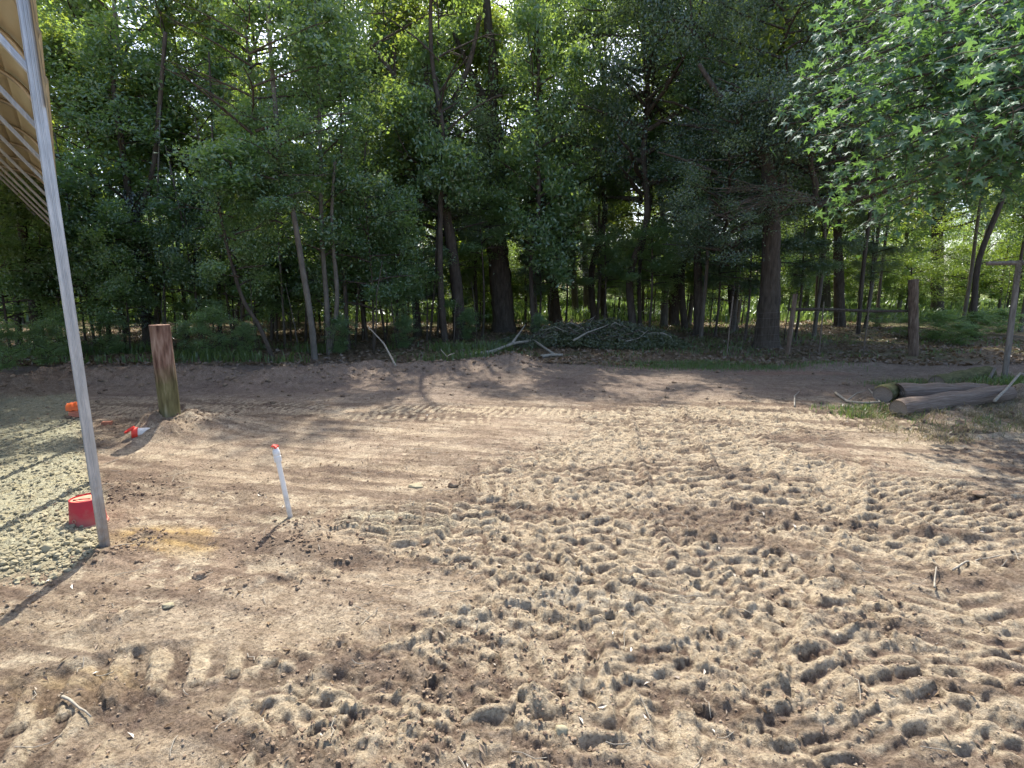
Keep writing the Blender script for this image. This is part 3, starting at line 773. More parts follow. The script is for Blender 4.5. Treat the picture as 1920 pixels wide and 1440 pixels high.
CP['slimB'] = crown_proto('slim', 9.0, 2.2, 1.6, 26, 280, 14500, .108, 5, M_LEAF, 'column', .30, .6, gap=0.0, trunk_r=.04)
CP['slimC'] = crown_proto('slim', 9.0, 3.2, 1.9, 24, 260, 15000, .112, 9, M_LEAF, 'oval', .31, .55, gap=-.01, trunk_r=.045)
CP['slimY'] = crown_proto('slim', 9.0, 2.6, 1.9, 26, 280, 19000, .108, 13, M_YELLOW, 'oval', .31, .55, gap=-.01, trunk_r=.045)
CP['oakA'] = crown_proto('oak', 9.0, 3.6, 3.3, 40, 620, 46000, .080, 21, M_OAK, 'spread', .36, .35, gap=-.08, leafasp=.52, trunk_r=.09)
CP['oakB'] = crown_proto('oak', 9.0, 3.0, 2.9, 36, 560, 39000, .080, 27, M_OAK, 'spread', .36, .3, gap=-.06, leafasp=.52, trunk_r=.09)
CP['bush'] = crown_proto('bush', 2.6, .25, 1.0, 16, 110, 8500, .075, 31, M_LEAF, 'oval', .22, .6, gap=-.12, trunk_r=.018)
CP['bushB'] = crown_proto('bush', 2.6, .25, 1.1, 16, 110, 8500, .075, 33, M_BRIGHT, 'oval', .24, .6, gap=-.12, trunk_r=.018)
CP['under'] = crown_proto('under', 4.2, .9, 1.5, 18, 150, 12000, .080, 35, M_LEAF, 'oval', .26, .25, gap=-.08, trunk_r=.03, droop=.6)
CP['brightT'] = crown_proto('bright', 7.0, 1.4, 2.2, 24, 260, 20000, .085, 41, M_BRIGHT, 'oval', .34, .45, gap=-.1, trunk_r=.05)
CP['vine'] = None
def ivy_mesh(seed, H, r, n, leaf=.07, mat=None):
    rs = np.random.RandomState(seed)
    z = H * rs.rand(n); a = rs.rand(n) * 6.283
    rr = r * (1 + .55 * np.abs(rs.normal(size=n)) + .9 * np.clip(fbm(z * 1.0, a, 1.1, 2, seed) * 2, 0, 1))
    P = np.stack([rr * np.cos(a), rr * np.sin(a), z], 1)
    N_ = np.stack([np.cos(a), np.sin(a), .6 + 0 * a], 1) + rs.normal(size=(n, 3)) * .5
    return leaf_mesh('ivy_leaves', P, leaf * rs.uniform(.6, 1.3, n) * .5, N_, mat or M_IVY, .75, .15, rs, False, .6)
IVY = ivy_mesh(51, 4.2, .22, 5200)

def add_crown(root, kind, sx=1, sz=1, rz=0, dx=0, dy=0, dz=0):
    b, l = CP[kind]
    c = link('crown', l, root); c.location = (dx, dy, dz); c.scale = (sx, sx, sz); c.rotation_euler = (0, 0, rz)
    k = link('branchwork', b, c)
    return c
def trunk_mesh(pts, r0, r1, n=14, rough=.16, seed=0, flare=1.5, mat=None):
    # resample the guide points
    P = [Vector(p) for p in pts]; out_ = []; L = [0]
    for i in range(1, len(P)): L.append(L[-1] + (P[i] - P[i - 1]).length)
    m = max(8, int(L[-1] / .16))
    for k in range(m + 1):
        s = L[-1] * k / m; i = 1
        while i < len(P) - 1 and L[i] < s: i += 1
        t = (s - L[i - 1]) / max(1e-6, L[i] - L[i - 1])
        p0 = P[max(i - 2, 0)]; p1 = P[i - 1]; p2 = P[i]; p3 = P[min(i + 1, len(P) - 1)]
        q = .5 * ((2 * p1) + (p2 - p0) * t + (2 * p0 - 5 * p1 + 4 * p2 - p3) * t * t + (3 * p1 - p0 - 3 * p2 + p3) * t ** 3)
        out_.append(q)
    rad = [(r0 + (r1 - r0) * k / m) * (1 + (flare - 1) * math.exp(-(L[-1] * k / m) / .22)) for k in range(m + 1)]
    mb = MB(); mb.tube(out_, rad, n, rough=rough, seed=seed)
    return mb.mesh('trunk', mat or M_BARK)

# label, category tree; guide pixels from base up; width in px; crown list [(kind, sx, sz, rz, dx, dy, dz)]; group
def photo_tree(name, label, guide, wpx, crowns, topz=None, bark=None, limbs=(), ivy=None, n=12, Y=None, topr=.35, flare=1.5, lean=None, cat='tree'):
    b = onG(*guide[0]) if Y is None else None
    if b is None:
        b = AT(guide[0][0], guide[0][1], Y); b.z = HZ(b.x, b.y)
    Yb = b.y
    root = thing(name, b, label, cat)
    pts = [Vector((0, 0, -.15))] + [Vector((0, 0, .05))]
    for g in guide[1:]: pts.append(AT(g[0], g[1], Yb) - b)
    if topz and pts[-1].z < topz:
        d = (pts[-1] - pts[-2]).normalized() if lean is None else Vector(lean)
        q = pts[-1].copy(); hgt = topz - q.z
        pts.append(q + Vector((d.x * .4 * hgt * .5, 0.05, hgt * .5))); pts.append(q + Vector((d.x * .4 * hgt * .7, .1, hgt)))
    r0 = wpx * mpp(Yb) / 2 * sec(b)
    t = link('trunk', trunk_mesh(pts, r0, max(.018, r0 * topr), n, seed=random.random() * 50, flare=flare, mat=bark), root)
    for lg, w0, w1 in limbs:
        lp = []
        for i, g in enumerate(lg):
            p = AT(g[0], g[1], Yb + (g[2] if len(g) > 2 else 0)) - b; lp.append(p)
        link('limb', trunk_mesh(lp, w0 * mpp(Yb) / 2, w1 * mpp(Yb) / 2, 9, seed=random.random() * 50, flare=1, mat=bark), root)
    for c in crowns: add_crown(root, *c)
    if ivy:
        o = link('ivy', IVY, root); s = r0 / .20
        o.scale = (s * ivy[1], s * ivy[1], ivy[0] / 4.2); o.location = tuple(pts[1] * .5 + Vector((0, 0, ivy[2])))
        if len(pts) > 3:
            d = (pts[3] - pts[1]); o.rotation_euler = Vector(d).to_track_quat('Z', 'Y').to_euler()
            o.location = pts[1] + d * (ivy[2] / max(.1, d.z))
    return root
random.seed(5)
PT = photo_tree
# --- left side
PT('leaning_tree', 'dark thin trunk at the far left edge, leaning beside the thicker dark trunk', [(37, 655), (30, 560), (5, 450), (-20, 380)], 15, [('slimB', .9, .85, 1, -.5, 0, .3)], 7)
PT('dark_tree', 'thick dark straight trunk left of the steel carport leg', [(78, 658), (60, 540), (42, 430), (25, 300)], 25, [('slimC', 1.0, .9, 2, -.4, 0, .4)], 8)
PT('slender_tree', 'slim dark tree between the steel carport leg and the short wooden post', [(207, 645), (195, 560), (178, 430), (165, 260)], 11, [('slimY', 1, .86, .4, 0, 0, .6)], 8)
PT('ivy_tree', 'ivy-wrapped dark trunk rising directly behind the short wooden post', [(277, 650), (270, 560), (252, 430), (232, 300), (215, 180)], 20, [('slimB', 1.1, .88, 2.2, 0, 0, .5)], 8, ivy=(3.6, 1.0, .5), limbs=[([(250, 420), (285, 330), (300, 190), (310, 60)], 12, 6)])
PT('slender_tree', 'slender tree just right of the short wooden post, hidden in leaves above', [(352, 640), (345, 560), (330, 430), (318, 260)], 10, [('slimY', .95, .84, 3.0, 0, 0, .9)], 8)
PT('slender_tree', 'thin brown trunk between the ivy tree and the leaning sapling', [(413, 645), (410, 540), (400, 400), (398, 240)], 9, [('slimC', .85, .9, 4.4, 0, 0, .2)], 8)
PT('leaning_sapling', 'bare-stemmed dark sapling leaning strongly to the left', [(512, 678), (485, 610), (455, 560), (428, 470), (410, 380)], 9, [('under', .8, .9, 1, -.6, 0, .8)], 5, flare=1.2)
PT('pale_tree', 'pale grey bent trunk, the lightest trunk of the left wood', [(590, 676), (583, 600), (565, 490), (548, 390), (526, 310), (516, 200), (505, 60)], 12.5, [('slimC', 1.0, .85, 5.0, -.8, -.3, .9), ('under', .8, .8, 2, -.3, -.5, 2.2)], 8.2, bark=M_BARKG, topr=.5, flare=1.2)
PT('twin_stem_tree', 'grey twin-stemmed slim tree just right of the pale bent trunk', [(618, 665), (612, 560), (603, 430), (600, 250)], 11, [('slimB', .9, .88, 0.5, 0, 0, .3)], 8, bark=M_BARKG, limbs=[([(620, 655), (632, 560), (622, 420), (628, 300)], 9, 5)])
PT('slender_tree', 'slim grey trunk left of the sloping bare stick', [(653, 655), (648, 560), (640, 430), (640, 260)], 9, [('slimA', .8, .84, 1.5, 0, .2, 1.1)], 8)
PT('dark_tree', 'straight dark trunk behind the left end of the spoil bank', [(783, 632), (778, 560), (762, 460), (746, 330), (742, 200)], 15, [('slimC', 1.0, .95, 2.8, 0, .3, .6)], 9)
PT('forked_oak', 'dark oak with two long curved limbs reaching left, left of the large central oak', [(862, 636), (858, 560), (848, 470), (835, 390), (822, 270), (800, 150)], 25,
   [('oakB', .85, .84, .7, -.6, .9, .4)], 8.6, n=14, limbs=[([(843, 430), (815, 395), (770, 370), (725, 365), (690, 372)], 8, 3), ([(835, 385), (790, 345), (745, 322), (700, 305), (650, 290)], 10, 3), ([(822, 280), (780, 200), (745, 150), (700, 90)], 14, 6), ([(822, 270), (850, 190), (880, 120), (900, 30)], 12, 6)])
PT('central_oak', 'largest central oak, its thick dark trunk dividing into a leaning left limb and upright stem', [(945, 622), (940, 540), (930, 450), (929, 400), (935, 300), (925, 240)], 42,
   [('oakA', .95, .84, 0, 0, 1.3, .5), ('oakB', .8, .86, 2, 1.6, 1.2, .6)], None, n=20, topr=.75, limbs=[([(925, 430), (895, 400), (875, 350), (850, 300), (812, 250), (775, 190), (740, 150)], 20, 8),
    ([(935, 300), (960, 275), (1000, 250), (1040, 225), (1070, 190)], 20, 8), ([(930, 260), (922, 200), (925, 130), (915, 40), (910, -40)], 22, 12), ([(928, 230), (900, 170), (880, 130), (850, 60)], 14, 7), ([(928, 190), (965, 140), (1010, 95), (1050, 60)], 13, 6)])
PT('vine_tree', 'straight dark trunk hung with vines, right of the large central oak', [(1041, 606), (1035, 530), (1025, 440), (1018, 330), (1014, 200)], 25, [('oakB', .8, .9, 4, .4, 1.0, .6)], 9, ivy=(2.6, 1.7, 2.4), n=14)
PT('dark_tree', 'narrow dark trunk behind the brush pile, beside the vine-hung trunk', [(1079, 592), (1076, 520), (1070, 420), (1065, 320)], 13, [('slimC', 1.1, 1.1, 5.2, 0, 0, .8)], 10)
PT('dark_tree', 'second narrow dark trunk behind the brush pile, rising straight up', [(1101, 590), (1098, 520), (1092, 410), (1088, 300)], 13, [('slimB', 1.1, 1.1, .9, .3, 0, 1.0)], 10)
PT('ivy_tree', 'tall trunk thick with ivy above the brush pile', [(1133, 600), (1125, 500), (1112, 400), (1100, 280)], 13, [('slimC', 1, 1.1, 2.1, 0, 0, 1.2)], 10, ivy=(3.2, 2.6, 1.8))
PT('pair_tree', 'paler left trunk of the close pair beside the brush pile', [(1244, 612), (1247, 560), (1250, 480), (1240, 380), (1215, 260)], 15, [('slimY', 1.25, .86, 5.6, -.5, .5, .6)], 8.8, bark=M_BARKG)
PT('pair_tree', 'darker thicker right trunk of the close pair beside the brush pile', [(1263, 610), (1264, 540), (1270, 440), (1285, 340), (1300, 200)], 22, [('oakA', .85, .97, 2.6, .4, .6, .3)], 9, n=14, limbs=[([(1270, 400), (1300, 300), (1345, 180), (1380, 110)], 14, 6)])
PT('dark_tree', 'dark straight trunk standing alone between the close pair and the big right oak', [(1309, 628), (1309, 560), (1308, 480), (1305, 380)], 19, [('slimB', 1.3, 1.02, 3.4, 0, .2, .6)], 8.6)
PT('big_right_oak', 'massive dark oak with a heavy level limb to the right at head height', [(1437, 652), (1440, 600), (1445, 500), (1447, 400), (1440, 300), (1445, 180)], 46,
   [('oakA', .95, 1.04, 1.2, 0, .5, .1), ('oakB', .75, .7, 3.9, -1.3, .2, .2), ('oakB', .95, 1.05, 2.9, 2.2, .9, .5)], 6.6, n=20, topr=.35, flare=1.7, limbs=[([(1447, 400), (1470, 385), (1500, 378), (1530, 385), (1560, 372)], 18, 9), ([(1525, 382), (1530, 350), (1520, 300), (1540, 230)], 12, 6), ([(1440, 310), (1400, 240), (1350, 180), (1310, 120)], 18, 7)])
BRO = [o for o in COL.objects if o.name == 'big_right_oak'][0]
mb = MB(); rr_ = random.Random(8)
for k in range(34):
    Y0 = BRO.location.y - .25
    s = AT(1535 - rr_.uniform(0, 90), 372 + rr_.uniform(-8, 6), Y0)
    e = AT(rr_.uniform(1290, 1500), rr_.uniform(325, 420), Y0 - rr_.uniform(.1, 1.1))
    m1 = s.lerp(e, .35) + Vector((0, 0, rr_.uniform(.0, .22))); m2 = s.lerp(e, .7) + Vector((0, 0, rr_.uniform(.0, .16)))
    P = [p - BRO.location for p in (s, m1, m2, e)]
    mb.tube(P, [.011, .008, .006, .003], 4, cap=False)
    for _ in range(4):
        q = P[1].lerp(P[3], rr_.random()); d = (P[3] - P[1]).normalized() + Vector((rr_.uniform(-.5, .5), rr_.uniform(-.5, .5), rr_.uniform(-.5, .5)))
        mb.tube([q, q + d * rr_.uniform(.15, .4)], [.005, .002], 3, cap=False)
M_DEADTWIG = basic('dead_twig', [(.3, (.12, .09, .07)), (.7, (.26, .21, .17))], (12, 12, 12), .95, .2)
o = link('dead_twigs', mb.mesh('dead_twigs', M_DEADTWIG), BRO); o['kind'] = 'stuff'
PT('straight_tree', 'left one of the two straight dark trunks behind the fence', [(1546, 588), (1546, 520), (1545, 420), (1545, 300)], 25, [('oakB', 1.1, 1.1, .3, 0, .2, .8)], 11, n=14)
PT('straight_tree', 'right one of the two straight dark trunks behind the fence, its foot lower', [(1574, 612), (1573, 540), (1570, 420), (1568, 300)], 23, [('oakA', .8, 1.0, 5.1, .3, .2, .8)], 10, n=14)
PT('forked_tree', 'dark trunk forking into a V against bright green leaves at the right', [(1757, 590), (1758, 500), (1757, 440), (1758, 390), (1745, 350), (1738, 300)], 27, [('oakB', 1.1, 1.05, 4.2, 0, .5, 1.6)], 10, n=14, topr=.6,
   limbs=[([(1758, 395), (1775, 355), (1800, 320), (1830, 260)], 16, 9), ([(1775, 355), (1830, 345), (1880, 330), (1930, 300)], 8, 4)])
# --- shared groups: saplings and undergrowth
LAND = [(20, 'the far left edge'), (78, 'the thick dark trunk by the steel leg'), (160, 'the steel leg'), (207, 'the slim tree beside the steel leg'), (277, 'the short wooden post'), (352, 'the slender tree right of the wooden post'), (413, 'the thin brown trunk'), (495, 'the leaning sapling'), (588, 'the pale bent trunk'),
        (625, 'the twin-stemmed tree'), (690, 'the sloping bare stick'), (783, 'the straight trunk behind the spoil bank'), (862, 'the forked oak'), (943, 'the large central oak'), (1041, 'the vine-hung trunk'), (1095, 'the two narrow trunks behind the brush pile'), (1150, 'the middle of the brush pile'),
        (1253, 'the close pair of trunks'), (1309, 'the lone dark trunk'), (1437, 'the big right oak'), (1500, 'the left end of the dark fence rail'), (1560, 'the two straight trunks behind the fence'), (1640, 'the right end of the dark fence rail'), (1712, 'the old gate post'), (1757, 'the V-forked trunk'), (1885, 'the corner post')]
USED = set()
def where(p, desc):
    zc = p[1] * math.cos(PITCH) - (p[2] - CAM_H) * math.sin(PITCH)
    px = 960 + FPX * p[0] / zc
    L = sorted(LAND, key=lambda q: abs(q[0] - px))
    if px < -60 or px > 1980: return None
    for q in L[:3]:
        rel = 'straight behind' if abs(px - q[0]) < 14 else ('to the left of' if px < q[0] else 'to the right of')
        for pre in ('', 'farther '):
            s_ = desc + ' ' + pre + rel + ' ' + q[1]
            if s_ not in USED and len(s_.split()) <= 16: USED.add(s_); return s_
    return None
def small(kind, name, label, group, px, py, s, sz, stem=True, cat='shrub', lift=0):
    b = onG(px, py); root = thing(name, b, where(b, ' '.join(label.split()[:3]).replace(' understory', '').replace(' leafy tree', ' leafy tree')) or label, cat, group)
    add_crown(root, kind, s, sz, random.random() * 6.28, 0, 0, lift * random.random())
    if stem:
        H = {'bush': 2.2, 'bushB': 2.2, 'under': 3.8, 'brightT': 6.5}[kind] * sz
        link('stem', trunk_mesh([Vector((0, 0, -.1)), Vector((.05, 0, H * .4)), Vector((-.04, 0, H * .95))], .022 * s + .012, .008, 6, seed=random.random() * 9), root)
    return root
random.seed(9)
for (px, py) in [(20, 668), (130, 662), (245, 660), (455, 655), (700, 655), (745, 648), (545, 640), (160, 640), (330, 632), (60, 640), (480, 632), (650, 634), (830, 625), (900, 612), (985, 610), (590, 625), (40, 655), (110, 648), (190, 655), (300, 650), (375, 655), (440, 640), (520, 640), (610, 645), (680, 640), (725, 630), (800, 640), (860, 615), (935, 600), (1005, 600), (225, 625), (400, 620), (560, 612), (760, 612), (70, 622), (650, 612)]:
    small('under', 'understory_tree', 'small leafy understory tree in the shade of the left wood', 'understory trees of the left wood', px, py, random.uniform(.85, 1.25), random.uniform(.75, 1.2), cat='small tree')
for (px, py) in [(1060, 612), (1195, 618), (1285, 612), (1370, 625), (1330, 615), (1150, 600), (1210, 596), (1350, 600), (1390, 610), (1490, 590), (1180, 585), (1640, 590), (1700, 583), (1830, 585), (1900, 600), (1790, 578), (1340, 585)]:
    small('under', 'understory_tree', 'small leafy tree in the shade behind the brush pile and the fence', 'understory trees of the right wood', px, py, random.uniform(.8, 1.2), random.uniform(.8, 1.15), cat='small tree', lift=.9)
CP['low'] = crown_proto('low', 3.6, .3, 1.7, 18, 170, 15000, .085, 37, M_OAK, 'oval', .28, .2, gap=-.04, trunk_r=.03, droop=.5)
for (px, py, lift, k_, s, lab) in [(1395, 640, 1.5, 'low', .9, 'dark low-branched small tree just left of the big right oak'), (1490, 640, 1.6, 'low', .8, 'dark low-branched small tree just right of the big right oak'), (1340, 632, 1.7, 'low', .85, 'dark leafy small tree with hanging boughs right of the lone dark trunk'),
        (1130, 628, 1.5, 'brightL', .8, 'fresh green hanging foliage above the left half of the brush pile'), (1215, 632, 1.6, 'brightL', .85, 'fresh green hanging foliage left of the close pair of trunks'), (1010, 625, 1.4, 'low', .7, 'dark leafy small tree between the central oak and the vine-hung trunk'),
        (1060, 615, 1.9, 'low', .8, 'dark leafy small tree right of the vine-hung trunk'), (1620, 615, 1.8, 'low', .8, 'dark leafy small tree right of the two straight trunks'), (905, 632, 1.7, 'under', 1, 'leafy small tree filling the gap between the forked oak and the central oak')]:
    b = onG(px, py); root = thing('low_branched_tree', b, lab, 'small tree')
    if k_ == 'brightL': 
        c = link('crown', CP['under'][1], root); c.location = (0, 0, lift - .6); c.scale = (s * 1.1, s * 1.1, .7); link('branchwork', CP['under'][0], c)
    else: add_crown(root, k_, s, .75 if k_ == 'low' else .8, random.random() * 6, 0, 0, lift)
    link('stem', trunk_mesh([Vector((0, 0, -.1)), Vector((.06, 0, 1.4)), Vector((-.05, 0, lift + 2.2))], .045, .015, 7, seed=px), root)
for (px, py, s) in [(400, 672, .42), (205, 668, .4), (350, 668, .3), (640, 665, .35), (465, 672, .3), (90, 690, .35), (130, 672, .4), (760, 655, .32), (880, 640, .35), (1010, 640, .3), (15, 700, .35)]:
    small('bush', 'low_bush', 'low leafy bush at the foot of the left wood behind the spoil bank', 'low bushes along the left wood', px, py, s * 1.3, s, False)
for (px, py, s) in [(1760, 640, .42), (1830, 635, .38), (1700, 632, .3), (1800, 648, .3), (1870, 628, .4), (1640, 615, .35)]:
    small('bush', 'creeping_bush', 'low dark green thicket on the ground behind the right gate post', 'low thicket behind the gate post', px, py, s * 1.8, s * .8, False)
# slender trees deeper in the wood, left dense, right sparse
def rtree(x, y, kinds, hs, label, group, name='forest_tree', r=.06, bark=None):
    z = HZ(x, y); root = thing(name, Vector((x, y, z)), (where((x, y, z), 'shaded slim tree') if y < 22 else None) or label, 'tree', group)
    k = random.choice(kinds); s = random.uniform(.85, 1.2)
    H = 9 * hs
    link('trunk', random.choice(TRUNKS), root).scale = (r / .06, r / .06, H / 9)
    c = add_crown(root, k, s * min(1.35, max(1, hs * .85)), hs * random.uniform(.9, 1.1), random.random() * 6.28, 0, 0, random.uniform(0, .8))
    return root
TRUNKS = []
for i in range(4):
    rr = random.Random(i)
    pts = [Vector((0, 0, -.2))]
    for k in range(1, 7): pts.append(Vector((rr.uniform(-.16, .16), rr.uniform(-.16, .16), k * 1.45)))
    TRUNKS.append(trunk_mesh(pts, .07, .025, 9, seed=i * 7, flare=1.3, mat=M_BARKM if i % 2 == 0 else M_BARK))
placed = []
def free(x, y, d):
    px_ = 960 + FPX * x / (y * .983 + .3)
    if y < 24 and any(abs(px_ - q) < 34 for q in (1712, 1757, 943, 1437)): return False
    if y < 30 and abs(px_ - 1757) < 30: return False
    if any((x - a) ** 2 + (y - b) ** 2 < d * d for a, b in placed): return False
    placed.append((x, y)); return True
random.seed(21)
n = 0
while n < 24:
    y = random.uniform(15.5, 25); x = random.uniform(-y * 1.02 - 1, 1.5)
    if not free(x, y, 1.5): continue
    hs = min(1.5, (y - 5.6) / .78 / 9 * .92)
    rtree(x, y, ['slimA', 'slimB', 'slimC', 'slimY'], hs, 'slim shaded tree standing inside the dense left wood', 'trees inside the left wood', r=random.uniform(.035, .09)); n += 1
n = 0
while n < 20:
    y = random.uniform(17, 27); x = random.uniform(1.5, y * .98 + 1)
    if not free(x, y, 2.2): continue
    hs = min(1.6, (y - 5.6) / .78 / 9)
    rtree(x, y, ['slimB', 'slimC', 'slimY'], hs, 'slim tree in the open shade behind the fence and the brush pile', 'trees in the open right wood', r=random.uniform(.05, .1)); n += 1
n = 0
while n < 50:
    y = random.uniform(33, 60); x = random.uniform(-y * 1.02, y * 1.02)
    if not free(x, y, 3.2): continue
    hs = random.uniform(1.25, 1.9)
    rtree(x, y, ['slimA', 'slimB', 'brightT', 'slimA'], hs, 'distant sunlit tree seen through the trunks of the wood', 'distant trees beyond the wood', 'distant_tree', r=.12); n += 1
for (px, Y, hs, k_, lab) in [(1195, 18.5, 1.35, 'oakB', 'tall dark-crowned tree filling the gap above the brush pile'), (1290, 21, 1.5, 'oakA', 'tall dark-crowned tree far behind the close pair of trunks'), (1120, 22, 1.5, 'slimC', 'tall leafy tree far behind the two narrow trunks'), (1385, 20, 1.4, 'oakB', 'tall dark-crowned tree far behind, left of the big right oak'), (1010, 20, 1.35, 'slimB', 'tall slim tree far behind, right of the large central oak')]:
    p = AT(px, 560, Y); p.z = HZ(p.x, p.y); root = thing('tall_tree', p, lab, 'tree')
    t_ = link('trunk', TRUNKS[1], root); t_.scale = (2, 2, hs); add_crown(root, k_, 1.15, hs, px, 0, 0, .3)
for (px, Y, s, sz) in [(1820, 26, 1.1, .75), (1700, 30, 1.0, .62), (1890, 33, 1.1, .85), (1330, 31, .9, .5), (1160, 33, .9, .6), (1240, 36, 1.0, .55), (1480, 34, 1.0, .5), (1620, 35, 1.0, .5)]:
    p = AT(px, 560, Y); p.z = HZ(p.x, p.y)
    root = thing('sunlit_tree', p, where(p, 'sunlit yellow-green small tree') or 'bright yellow-green sunlit small tree in the clearing behind the oaks', 'small tree', 'sunlit small trees in the clearing')
    add_crown(root, 'brightT', s, sz, random.random() * 6)
    link('stem', trunk_mesh([Vector((0, 0, -.1)), Vector((.1, 0, 2)), Vector((-.04, 0, 4.8 * sz))], .07, .02, 7), root)
random.seed(44)
for i in range(90):
    y = random.uniform(24, 44); x = random.uniform(-y, -.05 * y) if i < 44 else random.uniform(-.1 * y, y)
    if i >= 44: y = random.uniform(36, 52); x = random.uniform(-.1 * y, y)
    if not free(x, y, 1.0): continue
    p = Vector((x, y, HZ(x, y))); root = thing('thicket_bush', p, 'leafy bush in the thicket far behind the trunks', 'bush', 'bushes of the far thicket')
    add_crown(root, random.choice(['bush', 'bushB', 'bush']), random.uniform(1.6, 2.6), random.uniform(1.1, 2.0), random.random() * 6.28)
# bare thin saplings (poles) in the shade
for i, (px, py, hpx) in enumerate([(1320, 605, 130), (1345, 600, 120), (1218, 610, 90), (1420, 620, 130), (1490, 600, 100), (1605, 590, 110), (1630, 596, 100), (1665, 590, 120), (1025, 625, 120), (1010, 625, 140), (700, 665, 170), (745, 655, 150), (560, 655, 120),
    (850, 650, 90), (480, 660, 130), (305, 655, 120), (1170, 600, 100), (1470, 640, 90), (1820, 600, 120), (1780, 590, 100), (1880, 610, 110), (140, 655, 140), (1375, 600, 110), (895, 640, 110), (115, 650, 330), (180, 655, 380), (235, 645, 300), (310, 650, 420), (385, 655, 360), (440, 650, 400), (535, 652, 450), (572, 645, 380), (665, 650, 420), (690, 640, 300), (725, 645, 380), (805, 640, 300), (820, 630, 380), (985, 612, 360), (1000, 605, 300), (1185, 605, 330), (1225, 600, 380)]):
    b = onG(px, py); h = hpx * mpp(b.y)
    mb = MB(); l = random.uniform(-.15, .15)
    pts = [Vector((0, 0, -.1)), Vector((l * .3 * h, .03, h * .33)), Vector((l * .5 * h, -.04, h * .66)), Vector((l * h, 0, h))]
    q_ = 1 + .9 * (hpx > 250); mb.tube(pts, [.02 * q_, .017 * q_, .013 * q_, .008 * q_], 6, rough=.1)
    for k in range(4):
        q = pts[1] + (pts[3] - pts[1]) * random.random(); a = random.random() * 6.28
        mb.tube([q, q + Vector((math.cos(a) * .2, math.sin(a) * .2, .15)), q + Vector((math.cos(a) * .36, math.sin(a) * .36, .34))], [.007, .005, .003], 4)
    o = link('bare_sapling', mb.mesh('bare_sapling', M_TWIG if i % 3 else M_BARKG), None, b)
    tag(o, where(b, 'thin bare sapling stem') or 'thin bare sapling stem standing in the shade among the trunks', 'sapling', 'thin bare saplings in the shade')

# ---------------------------------------------------------------- sweetgum hanging in from the right
def star_leaf(name, s):
    V = [(0, 0, 0)]; n = 5
    angs = [90, 28, -38, 218, 152]
    angs = [-38, 26, 90, 154, 218]
    for i, a in enumerate(angs):
        L = s * (1.0 if i == 2 else (.92 if i in (1, 3) else .66))
        for da, l in ((-26, .40), (-9, .72), (0, 1.0), (9, .72)):
            an = R(a + da); V.append((math.cos(an) * L * l, math.sin(an) * L * l, -.10 * s * l * l + .05 * s * math.sin(3 * an)))
    an = R(244); V.append((math.cos(an) * s * .30, math.sin(an) * s * .30, 0))
    V.append((0, -.42 * s, 0)); 
    m = len(V) - 1
    F = [(0, i, i + 1) for i in range(1, m - 1)] + [(0, m - 1, 1)]
    F.append((0, m - 1, m)) if False else None
    # leaf stalk
    F.append((0, m, m - 1))
    return V, F
SL_V, SL_F = star_leaf('x', .092); SL_V = np.array(SL_V); SL_F = np.array(SL_F)
